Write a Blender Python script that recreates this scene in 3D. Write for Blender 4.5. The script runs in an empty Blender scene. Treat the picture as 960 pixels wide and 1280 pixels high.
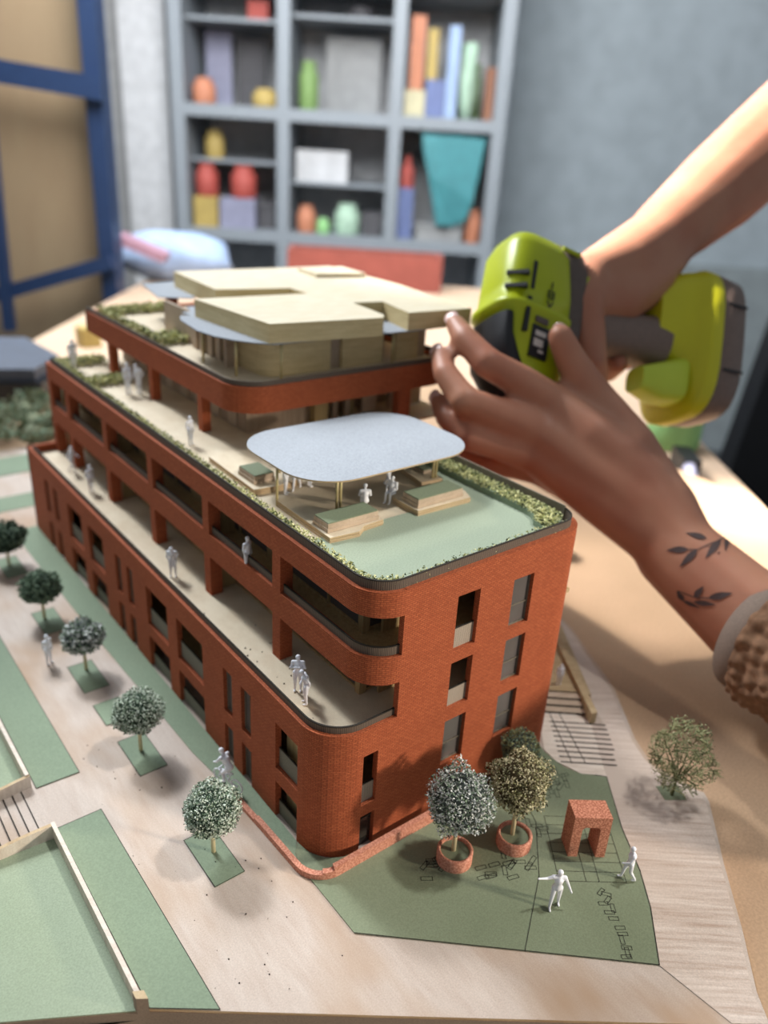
import bpy, bmesh, math, random
from mathutils import Vector, Matrix, noise
from mathutils.bvhtree import BVHTree
S = 0.009          # one drawing unit (about a centimetre) in metres
PI = math.pi
sc = bpy.context.scene
C = bpy.data.collections.new('scene'); sc.collection.children.link(C)
rnd = random.Random(7)

# ------------------------------------------------------------------ materials
MATS = {}
def srgb(c):
    return tuple(((v/255.)/12.92 if v/255. <= .04045 else ((v/255.+.055)/1.055)**2.4) for v in c)
def nodes(name):
    m = bpy.data.materials.new(name); m.use_nodes = True
    nt = m.node_tree; b = nt.nodes['Principled BSDF']; MATS[name] = m
    return m, nt, b
def N(nt, t, **kw):
    n = nt.nodes.new(t)
    for k, v in kw.items():
        if k in n.inputs: n.inputs[k].default_value = v
        else: setattr(n, k, v)
    return n
def mixc(nt, fac, a, b, mode='MIX'):
    n = nt.nodes.new('ShaderNodeMix'); n.data_type = 'RGBA'; n.blend_type = mode
    for i, v in ((0, fac), (6, a), (7, b)):
        if isinstance(v, bpy.types.NodeSocket): nt.links.new(v, n.inputs[i])
        elif i == 0: n.inputs[0].default_value = v
        else: n.inputs[i].default_value = (*v, 1)
    return n.outputs[2]
def ramp(nt, src, a, b):
    n = N(nt, 'ShaderNodeMapRange'); n.inputs[1].default_value = a; n.inputs[2].default_value = b
    nt.links.new(src, n.inputs[0]); return n.outputs[0]
def bump(nt, b, h, st=.3, d=.0003):
    n = N(nt, 'ShaderNodeBump'); n.inputs['Strength'].default_value = st; n.inputs['Distance'].default_value = d
    nt.links.new(h, n.inputs['Height']); nt.links.new(n.outputs[0], b.inputs['Normal'])
def objco(nt, sx=1, sy=1, sz=1, rz=0):
    t = N(nt, 'ShaderNodeTexCoord'); m = N(nt, 'ShaderNodeMapping'); src = t.outputs['Object']
    if rz:
        r = N(nt, 'ShaderNodeMapping'); r.inputs['Rotation'].default_value = (0, 0, rz); nt.links.new(src, r.inputs[0]); src = r.outputs[0]
    m.inputs['Scale'].default_value = (sx, sy, sz); nt.links.new(src, m.inputs[0]); return m.outputs[0]
def uvco(nt, sx=1, sy=1):
    t = N(nt, 'ShaderNodeUVMap'); t.uv_map = 'UVMap'; m = N(nt, 'ShaderNodeMapping')
    m.inputs['Scale'].default_value = (sx, sy, 1); nt.links.new(t.outputs[0], m.inputs[0]); return m.outputs[0]
def plain(name, col, rough=.6, metal=0, var=.12, scale=60, spec=.4, **kw):
    m, nt, b = nodes(name)
    n = N(nt, 'ShaderNodeTexNoise', Scale=scale, Detail=4.0); nt.links.new(objco(nt), n.inputs[0])
    c = srgb(col); d = tuple(v*(1-var) for v in c); e = tuple(min(1, v*(1+var)) for v in c)
    nt.links.new(mixc(nt, ramp(nt, n.outputs[0], .3, .7), d, e), b.inputs['Base Color'])
    b.inputs['Roughness'].default_value = rough; b.inputs['Metallic'].default_value = metal
    b.inputs['Specular IOR Level'].default_value = spec
    for k, v in kw.items(): b.inputs[k].default_value = v
    return m
def wood(name, col, dark, gx=900, gy=40, gz=40, rz=0, rough=.65, cloud=None, grain=.5):
    # stretched noise along the grain plus fine speckle, and optional cloudy stain
    m, nt, b = nodes(name)
    n = N(nt, 'ShaderNodeTexNoise', Scale=1.0, Detail=6.0, Roughness=.65); nt.links.new(objco(nt, gx, gy, gz, rz), n.inputs[0])
    n2 = N(nt, 'ShaderNodeTexNoise', Scale=1800.0, Detail=2.0); nt.links.new(objco(nt), n2.inputs[0])
    c = mixc(nt, ramp(nt, n.outputs[0], .35, .7), srgb(col), srgb(dark))
    c = mixc(nt, grain*.5, c, mixc(nt, ramp(nt, n2.outputs[0], .3, .7), (.6, .6, .6), (1.1, 1.1, 1.1)), 'MULTIPLY')
    if cloud:
        n3 = N(nt, 'ShaderNodeTexNoise', Scale=22.0, Detail=3.0); nt.links.new(objco(nt, 1, .55, 1), n3.inputs[0])
        c = mixc(nt, ramp(nt, n3.outputs[0], .46, .68), c, srgb(cloud))
    nt.links.new(c, b.inputs['Base Color']); b.inputs['Roughness'].default_value = rough
    b.inputs['Specular IOR Level'].default_value = .3
    bump(nt, b, n2.outputs[0], .25, .0001)
    return m
def card(name, col, sp=.5, rough=.8, scale=1500, cloud=None):
    m, nt, b = nodes(name)
    n2 = N(nt, 'ShaderNodeTexNoise', Scale=float(scale), Detail=3.0); nt.links.new(objco(nt), n2.inputs[0])
    n3 = N(nt, 'ShaderNodeTexNoise', Scale=14.0, Detail=3.0); nt.links.new(objco(nt), n3.inputs[0])
    c = srgb(col)
    o = mixc(nt, ramp(nt, n3.outputs[0], .35, .7), c, srgb(cloud) if cloud else tuple(v*.86 for v in c))
    o = mixc(nt, sp*.9, o, mixc(nt, ramp(nt, n2.outputs[0], .3, .7), (.6, .6, .6), (1.08, 1.08, 1.08)), 'MULTIPLY')
    nt.links.new(o, b.inputs['Base Color']); b.inputs['Roughness'].default_value = rough
    b.inputs['Specular IOR Level'].default_value = .3
    bump(nt, b, n2.outputs[0], .2, .0001)
    return m
def brickmat(name, c1, c2, mort):
    m, nt, b = nodes(name)
    uv = uvco(nt, 100, 100)
    br = N(nt, 'ShaderNodeTexBrick', Scale=1.0); nt.links.new(uv, br.inputs['Vector'])
    br.inputs['Color1'].default_value = (*srgb(c1), 1); br.inputs['Color2'].default_value = (*srgb(c2), 1)
    br.inputs['Mortar'].default_value = (*srgb(mort), 1)
    br.inputs['Mortar Size'].default_value = .022; br.inputs['Brick Width'].default_value = .26; br.inputs['Row Height'].default_value = .1
    br.inputs['Mortar Smooth'].default_value = .4; br.inputs['Bias'].default_value = 0
    n2 = N(nt, 'ShaderNodeTexNoise', Scale=1500.0, Detail=3.0); nt.links.new(objco(nt), n2.inputs[0])
    n3 = N(nt, 'ShaderNodeTexNoise', Scale=60.0, Detail=3.0); nt.links.new(objco(nt), n3.inputs[0])
    o = mixc(nt, .55, br.outputs[0], mixc(nt, ramp(nt, n2.outputs[0], .3, .7), (.5, .48, .48), (1.1, 1.1, 1.1)), 'MULTIPLY')
    o = mixc(nt, .3, o, mixc(nt, ramp(nt, n3.outputs[0], .3, .7), (.75, .75, .75), (1, 1, 1)), 'MULTIPLY')
    nt.links.new(o, b.inputs['Base Color']); b.inputs['Roughness'].default_value = .8
    b.inputs['Specular IOR Level'].default_value = .25
    bump(nt, b, br.outputs['Fac'], -.35, .00015)
    return m
def speckled(name, c1, c2, scale=900):
    m, nt, b = nodes(name)
    v = N(nt, 'ShaderNodeTexNoise', Scale=float(scale), Detail=1.0); nt.links.new(objco(nt), v.inputs[0])
    nt.links.new(mixc(nt, ramp(nt, v.outputs[0], .42, .56), srgb(c1), srgb(c2)), b.inputs['Base Color'])
    b.inputs['Roughness'].default_value = .85; bump(nt, b, v.outputs[0], -.5, .0003); return m
def striped(name, c1, c2, per=.09, rough=.7):
    m, nt, b = nodes(name)
    w = N(nt, 'ShaderNodeTexWave', Scale=1.0); w.bands_direction = 'X'; w.inputs['Distortion'].default_value = 0
    nt.links.new(uvco(nt, 31.4/per, 1), w.inputs[0])
    nt.links.new(mixc(nt, w.outputs[1], srgb(c1), srgb(c2)), b.inputs['Base Color']); b.inputs['Roughness'].default_value = rough
    return m
brickmat('brick', (188, 102, 64), (168, 86, 52), (146, 74, 46))
speckled('terracotta', (212, 150, 126), (184, 118, 94), 1300)
speckled('terracotta_pierced', (214, 148, 120), (166, 100, 76), 1700)
wood('ply_yellow', (226, 206, 158), (206, 184, 134), 60, 60, 500)
wood('ply_street', (198, 184, 172), (186, 169, 156), 300, 50, 60, 0, cloud=(170, 142, 116), grain=.8)
wood('ply_board', (188, 166, 130), (160, 136, 100), 60, 500, 60, .687)
wood('ply_white', (226, 214, 200), (204, 188, 172), 60, 500, 60, .687)
wood('ply_pave', (216, 202, 190), (176, 154, 138), 25, 420, 60, .687, cloud=(196, 180, 166), grain=.8)
wood('ply_deck', (222, 208, 182), (206, 188, 160), 90, 60, 60)
wood('ply_roof', (234, 224, 200), (222, 206, 174), 60, 300, 60)
wood('ply_edge', (204, 182, 146), (172, 144, 108), 60, 60, 900)
wood('ply_wall', (184, 162, 118), (158, 134, 92), 700, 700, 30)
wood('ply_grey', (172, 152, 132), (146, 126, 108), 700, 700, 30)
wood('timber_strip', (198, 178, 156), (168, 148, 126), 60, 900, 60, 0)
card('green_street', (134, 150, 126))
card('green_plaza', (132, 142, 116), cloud=(118, 128, 102))
card('green_lawn', (160, 172, 148), cloud=(146, 160, 132))
card('green_roof', (160, 172, 150))
card('kraft', (188, 156, 126), cloud=(178, 148, 118), scale=900)
card('mdf_edge', (150, 136, 120))
card('dark_line', (46, 42, 36))
card('white_card', (166, 172, 180), sp=.6)
card('inner_dark', (96, 84, 62))
card('pale_grey', (128, 124, 110))
card('rail_grey', (120, 112, 98))
striped('rail', (62, 52, 44), (110, 96, 82))
striped('rail_pale', (120, 110, 98), (176, 164, 148))
striped('corrugated', (150, 128, 112), (196, 172, 152), .22)
plain('pane', (96, 92, 90), .25, var=.08, spec=.5)
plain('pane_dark', (52, 44, 40), .2, var=.1, spec=.5)
plain('figure_white', (236, 238, 244), .55, var=.02)
plain('brass', (205, 190, 140), .4, metal=.3, var=.05)
plain('moss_light', (216, 214, 160), .9, scale=900, var=.15)
plain('moss_mid', (150, 156, 104), .9, scale=900, var=.2)
plain('moss_dark', (66, 78, 50), .9, scale=900, var=.2)
plain('leaf_pale', (206, 216, 200), .9, scale=500, var=.1)
plain('leaf_mid', (122, 142, 118), .9, scale=500, var=.15)
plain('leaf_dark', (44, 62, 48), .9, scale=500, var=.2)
plain('leaf_cream', (204, 196, 160), .9, scale=500, var=.1)
plain('leaf_olive', (134, 134, 92), .9, scale=500, var=.15)
plain('leaf_brown', (70, 62, 40), .9, scale=500, var=.2)
plain('leaf_grey', (206, 210, 206), .9, scale=500, var=.1)
plain('leaf_slate', (66, 74, 70), .9, scale=500, var=.2)
plain('wire_olive', (156, 160, 116), .8, scale=300, var=.2)
plain('wire_dark', (92, 98, 64), .8, scale=300, var=.2)
plain('stick', (214, 200, 160), .6, scale=200)
plain('moss_far', (128, 134, 108), .95, scale=90, var=.3)

# ------------------------------------------------------------------ mesh builder
class MB:
    def __init__(s): s.v = []; s.f = []; s.m = []; s.uv = []; s.sm = []
    def add(s, pts, faces, mi=0, uvs=None, smooth=False):
        b = len(s.v); s.v += [tuple(p) for p in pts]
        for k, f in enumerate(faces):
            s.f.append([b+i for i in f]); s.m.append(mi); s.sm.append(smooth)
            if uvs is not None: s.uv.append(uvs[k])
            else:
                P = [Vector(pts[i]) for i in f]; n = (P[1]-P[0]).cross(P[2]-P[0])
                if abs(n.z) > .7*n.length: s.uv.append([(p.x, p.y) for p in P])
                elif abs(n.x) > abs(n.y): s.uv.append([(-p.y, p.z) for p in P])
                else: s.uv.append([(p.x, p.z) for p in P])
        return s
    def box(s, x0, y0, z0, x1, y1, z1, mi=0):
        x0, x1 = sorted((x0, x1)); y0, y1 = sorted((y0, y1)); z0, z1 = sorted((z0, z1))
        p = [(x0,y0,z0),(x1,y0,z0),(x1,y1,z0),(x0,y1,z0),(x0,y0,z1),(x1,y0,z1),(x1,y1,z1),(x0,y1,z1)]
        return s.add(p, [(0,3,2,1),(4,5,6,7),(0,1,5,4),(1,2,6,5),(2,3,7,6),(3,0,4,7)], mi)
    def obox(s, c, ax, ay, az, mi=0):   # oriented box: centre and three half axes
        c = Vector(c); ax, ay, az = Vector(ax), Vector(ay), Vector(az)
        p = [c+i*ax+j*ay+k*az for k in (-1, 1) for (i, j) in ((-1,-1),(1,-1),(1,1),(-1,1))]
        return s.add(p, [(0,3,2,1),(4,5,6,7),(0,1,5,4),(1,2,6,5),(2,3,7,6),(3,0,4,7)], mi)
    def prism(s, poly, z0, z1, mi=0, side=None):
        n = len(poly)
        a = sum(poly[i][0]*poly[(i+1) % n][1]-poly[(i+1) % n][0]*poly[i][1] for i in range(n))
        if a < 0: poly = poly[::-1]
        p = [(x, y, z0) for x, y in poly]+[(x, y, z1) for x, y in poly]
        s.add(p, [list(range(n, 2*n)), list(range(n-1, -1, -1))], mi)
        s.add(p, [(i, (i+1) % n, n+(i+1) % n, n+i) for i in range(n)], mi if side is None else side)
        return s
    def tube(s, pts, rad, seg=8, mi=0, caps=True, smooth=True):
        P = [Vector(p) for p in pts]; n = len(P)
        if not hasattr(rad, '__len__'): rad = [rad]*n
        vs = []; fs = []; up = None
        for i, p in enumerate(P):
            t = (P[min(i+1, n-1)]-P[max(i-1, 0)])
            t = t.normalized() if t.length > 1e-9 else Vector((0, 0, 1))
            if up is None:
                up = t.orthogonal().normalized()
            up = (up-t*up.dot(t)); up = up.normalized() if up.length > 1e-6 else t.orthogonal().normalized()
            bt = t.cross(up)
            for k in range(seg):
                a = 2*PI*k/seg; vs.append(p+(up*math.cos(a)+bt*math.sin(a))*rad[i])
        for i in range(n-1):
            for k in range(seg):
                a = i*seg+k; b = i*seg+(k+1) % seg; fs.append((a, b, b+seg, a+seg))
        if caps: fs += [tuple(range(seg-1, -1, -1)), tuple(range((n-1)*seg, n*seg))]
        return s.add(vs, fs, mi, smooth=smooth)
    def ball(s, c, r, mi=0, nu=12, nv=8, sc=(1,1,1), rot=None, smooth=True):
        vs = []; fs = []; c = Vector(c)
        for j in range(nv+1):
            th = PI*j/nv
            for i in range(nu):
                a = 2*PI*i/nu; q = Vector((math.sin(th)*math.cos(a)*sc[0], math.sin(th)*math.sin(a)*sc[1], math.cos(th)*sc[2]))*r
                if rot: q = rot @ q
                vs.append(c+q)
        for j in range(nv):
            for i in range(nu):
                a = j*nu+i; b = j*nu+(i+1) % nu
                if j == 0: fs.append((a, a+nu, b+nu))
                elif j == nv-1: fs.append((a, a+nu, b))
                else: fs.append((a, a+nu, b+nu, b))
        return s.add(vs, fs, mi, smooth=smooth)
    def lathe(s, c, prof, seg=24, mi=0, smooth=True):
        vs = []; fs = []; n = len(prof)
        for r, z in prof:
            for k in range(seg):
                a = 2*PI*k/seg; vs.append((c[0]+r*math.cos(a), c[1]+r*math.sin(a), c[2]+z))
        for i in range(n-1):
            for k in range(seg):
                a = i*seg+k; b = i*seg+(k+1) % seg; fs.append((a, b, b+seg, a+seg))
        s.add(vs, fs, mi, smooth=smooth)
        if prof[0][0] > 1e-6: s.add(vs[:seg], [tuple(range(seg-1, -1, -1))], mi)
        if prof[-1][0] > 1e-6: s.add(vs[-seg:], [tuple(range(seg))], mi)
        return s
    def build(s, name, mats, parent=None, origin=(0, 0, 0), xf=None, label=None):
        me = bpy.data.meshes.new(name)
        o0 = Vector(origin)
        if parent is not None: o0 = Vector(parent['_o'])
        vs = [Vector(v) for v in s.v]
        if xf is not None: vs = [xf @ v for v in vs]
        me.from_pydata([tuple((v-o0)*S) for v in vs], [], s.f)
        if isinstance(mats, str): mats = [mats]
        for m in mats: me.materials.append(MATS[m])
        me.polygons.foreach_set('material_index', s.m)
        me.polygons.foreach_set('use_smooth', s.sm)
        uvl = me.uv_layers.new(name='UVMap'); fl = []
        for u in s.uv:
            for a in u: fl += [a[0]*.01, a[1]*.01]
        uvl.data.foreach_set('uv', fl)
        me.validate(); me.update()
        ob = bpy.data.objects.new(name, me); C.objects.link(ob)
        if parent is not None: ob.parent = parent; ob['_o'] = parent['_o']
        else: ob.location = o0*S; ob['_o'] = tuple(o0)
        if label: ob['label'] = label
        return ob
def _pieces(s, name, mats, parent):
    # every box collected in s becomes a part of its own
    k = 0
    while k < len(s.f):
        b = MB(); lo = min(min(f) for f in s.f[k:k+6]); b.v = s.v[lo:lo+8]
        b.f = [[i-lo for i in f] for f in s.f[k:k+6]]; b.m = s.m[k:k+6]; b.uv = s.uv[k:k+6]; b.sm = s.sm[k:k+6]
        b.build(name, mats, parent); k += 6
MB.pieces = _pieces
def tag(o, label=None, cat=None, group=None, kind=None):
    if label: o['label'] = label
    if cat: o['category'] = cat
    if group: o['group'] = group
    if kind: o['kind'] = kind
    return o
def thing(name, o, label, cat, group=None):
    e = bpy.data.objects.new(name, None); C.objects.link(e); e.location = Vector(o)*S; e['_o'] = tuple(o)
    e.empty_display_size = .01
    return tag(e, label, cat, group)
def dup(r, loc, rz=0, label=None, scale=1):
    n = r.copy(); C.objects.link(n); n.location = Vector(loc)*S; n.rotation_euler = (0, 0, rz); n.scale = (scale,)*3
    if label: n['label'] = label
    for ch in list(r.children):
        c = ch.copy(); C.objects.link(c); c.parent = n
        for g in ch.children:
            d = g.copy(); C.objects.link(d); d.parent = c
    return n
def organic(name, parts, voxel, mat, parent=None, origin=(0, 0, 0), smooth=6, xf=None, fac=.5):
    # one continuous skin around a set of overlapping tapered limbs: parts = [(points, radii)]
    mb = MB()
    for pts, rad in parts:
        if len(pts) > 1: mb.tube(pts, rad, seg=14)
        rr = rad if hasattr(rad, '__len__') else [rad]*len(pts)
        for p, r in zip(pts, rr): mb.ball(p, r*1.0, nu=14, nv=10)
    t = mb.build(name, mat, parent, origin, xf)
    md = t.modifiers.new('r', 'REMESH'); md.mode = 'VOXEL'; md.voxel_size = voxel*S; md.use_smooth_shade = True
    if smooth:
        sm = t.modifiers.new('s', 'SMOOTH'); sm.factor = fac; sm.iterations = smooth
    dg = bpy.context.evaluated_depsgraph_get(); ev = t.evaluated_get(dg)
    me = bpy.data.meshes.new_from_object(ev, depsgraph=dg)
    t.modifiers.clear(); old = t.data; t.data = me; bpy.data.meshes.remove(old)
    if not me.materials: me.materials.append(MATS[mat])
    for p in me.polygons: p.use_smooth = True
    return t

# ------------------------------------------------------------------ paths and facades
class Path:
    def __init__(s, pts):
        s.p = [Vector(q) for q in pts]; s.c = [0]
        for a, b in zip(s.p, s.p[1:]): s.c.append(s.c[-1]+(b-a).length)
        s.L = s.c[-1]
    def at(s, t, off=0):    # off > 0 goes inward (left of travel)
        t = max(0, min(s.L, t)); i = 0
        while i < len(s.c)-2 and s.c[i+1] <= t: i += 1
        d = (s.p[i+1]-s.p[i]); q = s.p[i]+d*((t-s.c[i])/max(1e-9, s.c[i+1]-s.c[i]))
        n = Vector((-d.y, d.x)).normalized()
        if abs(t-s.c[i]) < 1e-6 and i > 0:
            e = s.p[i]-s.p[i-1]; n2 = Vector((-e.y, e.x)).normalized(); n = (n+n2).normalized()
        return q+n*off
    def breaks(s, a=0, b=None):
        b = s.L if b is None else b
        return sorted({round(a, 5), round(b, 5)} | {round(c, 5) for c in s.c if a < c < b})
def arc(cx, cy, r, a0, a1, n=12):
    return [(cx+r*math.cos(math.radians(a0+(a1-a0)*i/n)), cy+r*math.sin(math.radians(a0+(a1-a0)*i/n))) for i in range(n+1)]
def facade(mb, path, off, t, sb, zb, solid, mi=0, tm=None, u0=0):
    sb = sorted(set(round(x, 5) for x in sb)); zb = sorted(set(round(x, 5) for x in zb))
    ns, nz = len(sb)-1, len(zb)-1
    g = [[solid((sb[i]+sb[i+1])/2, (zb[j]+zb[j+1])/2) for j in range(nz)] for i in range(ns)]
    O = [path.at(x, off) for x in sb]; I = [path.at(x, off+t) for x in sb]
    tm = mi if tm is None else tm
    def q(a, b, c, d, uv, m): mb.add([a, b, c, d], [(0, 1, 2, 3)], m, [uv])
    for i in range(ns):
        for j in range(nz):
            if not g[i][j]: continue
            s0, s1, z0, z1 = sb[i]+u0, sb[i+1]+u0, zb[j], zb[j+1]
            a, b, c, d = O[i], O[i+1], I[i], I[i+1]
            q((*a, z0), (*b, z0), (*b, z1), (*a, z1), [(s0, z0), (s1, z0), (s1, z1), (s0, z1)], mi)
            q((*d, z0), (*c, z0), (*c, z1), (*d, z1), [(s1, z0), (s0, z0), (s0, z1), (s1, z1)], mi)
            if j == nz-1 or not g[i][j+1]: q((*a, z1), (*b, z1), (*d, z1), (*c, z1), [(s0, z1), (s1, z1), (s1, z1+t), (s0, z1+t)], tm)
            if j == 0 or not g[i][j-1]: q((*c, z0), (*d, z0), (*b, z0), (*a, z0), [(s0, z0-t), (s1, z0-t), (s1, z0), (s0, z0)], mi)
            if i == 0 or not g[i-1][j]: q((*c, z0), (*a, z0), (*a, z1), (*c, z1), [(s0-t, z0), (s0, z0), (s0, z1), (s0-t, z1)], mi)
            if i == ns-1 or not g[i+1][j]: q((*b, z0), (*d, z0), (*d, z1), (*b, z1), [(s1, z0), (s1+t, z0), (s1+t, z1), (s1, z1)], mi)
def band(mb, path, off, t, a, b, z0, z1, mi=0, tm=None):
    facade(mb, path, off, t, path.breaks(a, b), [z0, z1], lambda s, z: True, mi, tm)
def pathpoly(path, off, extra):
    return [tuple(path.at(c, off)) for c in path.breaks()]+extra

# ------------------------------------------------------------------ the building model
BO = (8, 20, 0)
bld = thing('building_model', BO, 'terraced red brick office building model with rounded corners and a flat ply roof', 'building model')
A = Path([(0, 41.3)]+arc(2, 2, 2, 180, 270)+arc(13.9, 1.6, 1.6, 270, 360)+[(15.5, 17.4)])
def sA(y): return 41.3-y
SX0 = sA(2)+A.c[13]-A.c[1]                      # path length where the curve meets the front
def sR(x): return SX0+(x-2)
wide = [(2.14, 4.04), (11.42, 14.56), (15.8, 18.7), (25.6, 28.3), (29.6, 32.4)]
narrow = [(6.34, 7.28), (8.2, 9.1), (20.75, 21.65), (22.6, 23.5), (34.6, 35.5), (36.6, 37.5)]
rows = [(3.03, 5.65), (0.0, 2.22)]
holesL = [(sA(b), sA(a), z0, z1) for a, b in wide+narrow for z0, z1 in rows]
W1 = [(9.27, 12.15), (6.0, 8.62), (2.66, 5.3)]; W2 = [(9.2, 11.88), (5.96, 8.54), (2.66, 5.26)]
holesR = [(sR(6.81), sR(8.17), a, b) for a, b in W1]+[(sR(10.36), sR(11.73), a, b) for a, b in W2]
holesR += [(sR(2.03), sR(2.83), 2.71, 5.58), (sR(2.03), sR(2.83), 0.0, 2.07)]
holes = holesL+holesR
D1 = 7.0; TOP = 13.45; SO = sR(3.77)
mb = MB()
sb = A.breaks()+[SO]+[x for h in holes for x in h[:2]]
zb = [0, D1, TOP]+[x for h in holes for x in h[2:]]
facade(mb, A, 0, .32, sb, zb, lambda s, z: (z < D1 or s > SO) and not any(h[0] < s < h[1] and h[2] < z < h[3] for h in holes))
mb.box(0, 41.0, 0, 15.5, 41.3, D1)
mb.build('brick_shell', 'brick', bld)
B = Path([(2.1, 41.0)]+arc(3.8, 1.7, 1.7, 180, 270))
def sB(y): return 41.0-y
posts = [7.1+7.32*k for k in range(5)]
gaps = [(sB(7.1), B.L)]+[(sB(posts[k+1]), sB(posts[k]+.72)) for k in range(4)]+[(sB(40.3), sB(posts[4]+.72))]
mb = MB()
facade(mb, B, 0, .7, B.breaks()+[x for g in gaps for x in g], [6.42, 8.87, 10.26, 12.24, TOP],
       lambda s, z: not (any(a < s < b for a, b in gaps) and (z < 8.87 or 10.26 < z < 12.24)))
mb.build('brick_frame', 'brick', bld)
# floor plates
def plate(z0, z1, poly, name, mat, side='ply_edge'):
    return MB().prism(poly, z0, z1, 0, 1).build(name, [mat, side], bld)
innA = pathpoly(A, .33, [(15.15, 40.9), (.33, 40.9)])
plate(6.2, 6.42, innA, 'terrace_floor', 'ply_deck')
plate(2.35, 2.6, innA, 'floor_plate', 'ply_wall')
innB = pathpoly(B, .72, [(3.8, .35), (15.15, .35), (15.15, 40.9), (2.82, 40.9)])
plate(9.55, 9.8, innB, 'floor_plate', 'ply_wall')
roofpoly = pathpoly(B, .2, [(3.8, .2)]+arc(13.9, 1.6, 1.4, 270, 360, 8)+[(15.3, 17.6), (22, 17.6), (22, 41.1), (2.3, 41.1)])
plate(13.0, 13.2, roofpoly, 'roof_floor', 'ply_deck')
# recessed inner fronts of the two open storeys: ply posts and grey glazing
mb = MB(); gl = MB()
for z0, z1 in ((6.42, 9.55), (9.8, 13.0)):
    mb.box(3.75, 2.75, z0, 4.15, 3.1, z1)
    y = 3.1; k = 0
    while y < 40:
        w = (2.6, 3.4, 2.2, 3.0)[k % 4]; y2 = min(40.5, y+w)
        if k % 3 == 2: mb.box(3.9, y, z0, 4.1, y2, z1)
        else:
            gl.box(3.98, y+.08, z0+.12, 4.06, y2-.08, z1-.1); mb.box(3.9, y, z0, 4.1, y+.09, z1); mb.box(3.9, y, z0, 4.1, y2, z0+.12)
        y = y2; k += 1
    x = 4.15
    while x < 15:
        x2 = min(15.1, x+2.7); gl.box(x+.08, 2.92, z0+.1, x2-.08, 2.98, z1-.1); mb.box(x, 2.85, z0, x+.09, 3.05, z1); mb.box(x, 2.85, z0, x2, 3.05, z0+.12); x = x2
mb.build('inner_front', 'ply_wall', bld); gl.pieces('inner_glazing', 'pane', bld)
mb = MB()                                                   # cross walls behind the brick frame
for y in (14.9, 29.4, 40.7): mb.box(3.0, y, 6.42, 3.9, y+.15, 9.55); mb.box(3.0, y, 9.8, 3.9, y+.15, 13.0)
mb.pieces('cross_wall', 'ply_wall', bld)
mb = MB().box(2.4, 2.2, 0, 2.55, 40.5, 6.2).box(2.55, 2.2, 0, 15, 2.35, 6.2).box(4.6, 2.36, 6.42, 15, 2.5, 13.0)
for y in (3.0, 13.4, 17.6, 27.2, 31.2): mb.box(.9, y, 0, 2.4, y+.12, 6.2)
mb.build('core_wall', 'ply_wall', bld)
# windows: frame with pane, balustrade strip where the photo shows one
def seg_quad(mb, P, s0, s1, z0, z1, off, t=.05, mi=0):
    a, b = P.at(s0, off), P.at(s1, off); c, d = P.at(s0, off+t), P.at(s1, off+t)
    mb.add([(*a, z0), (*b, z0), (*b, z1), (*a, z1), (*c, z0), (*d, z0), (*d, z1), (*c, z1)],
           [(0,1,2,3), (5,4,7,6), (3,2,6,7), (4,5,1,0), (4,0,3,7), (1,5,6,2)], mi)
def window(P, h, kind):
    s0, s1, z0, z1 = h; e = 1e-3; f = MB(); p = MB()
    s0 += e; s1 -= e; w = .07
    if kind == 'glazed':
        for a, b, c, d in ((s0, s0+w, z0, z1), (s1-w, s1, z0, z1), (s0+w, s1-w, z0, z0+w), (s0+w, s1-w, z1-w, z1), (s0+w, s1-w, z0+.4*(z1-z0), z0+.4*(z1-z0)+.05)):
            seg_quad(f, P, a, b, c, d, .2, .1)
        fr = f.build('window', 'rail_grey', bld)
        seg_quad(p, P, s0+w, s1-w, z0+w, z1-w, .26, .03); p.build('pane', 'pane', fr)
    elif kind == 'narrow':
        for a, b, c, d in ((s0, s0+w, z0, z1), (s1-w, s1, z0, z1), (s0+w, s1-w, z0, z0+w), (s0+w, s1-w, z1-w, z1), ((s0+s1)/2, (s0+s1)/2+.05, z0+w, z1-w)):
            seg_quad(f, P, a, b, c, d, .2, .1)
        fr = f.build('window', 'rail_grey', bld)
        seg_quad(p, P, s0+w, s1-w, z0+w, z1-w, .26, .03); p.build('pane', 'pane', fr)
    elif kind == 'balcony':
        hh = (z1-z0)*.36
        seg_quad(f, P, s0, s1, z0, z0+hh, .2, .05, 0); seg_quad(f, P, s0, s1, z0+hh, z0+hh+.05, .19, .07, 1)
        f.build('balustrade', ['rail_pale', 'dark_line'], bld)
    elif kind == 'wide':
        hh = (z1-z0)*.4
        seg_quad(f, P, s0, s1, z0, z0+hh, .22, .05, 0); seg_quad(f, P, s0, s1, z0+hh, z0+hh+.05, .21, .07, 1)
        fr = f.build('window', ['pale_grey', 'dark_line'], bld)
        m = s1-(s1-s0)*.3
        seg_quad(p, P, m, s1, z0+hh, z1, .5, .04); p.build('pane', 'pane_dark', fr)
    elif kind == 'door':
        seg_quad(f, P, s0, s1, z0, z1, .24, .06, 0); seg_quad(f, P, s0, s1, z1-.4, z1-.34, .2, .05, 1)
        f.build('entrance_door', ['pane_dark', 'dark_line'], bld)
for a, b in wide:
    for r in rows: window(A, (sA(b), sA(a), *r), 'wide')
for a, b in narrow:
    for r in rows: window(A, (sA(b), sA(a), *r), 'narrow')
for z0, z1 in rows:
    p = MB(); seg_quad(p, A, sA(4.02), sA(2.75), z0+.02, z1-.02, .62, .05); p.build('room_divider', 'ply_wall', bld)
window(A, holesR[0], 'balcony'); window(A, holesR[1], 'balcony'); window(A, holesR[2], 'glazed')
for h in holesR[3:6]: window(A, h, 'glazed')
window(A, holesR[6], 'balcony'); window(A, holesR[7], 'door')
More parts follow.
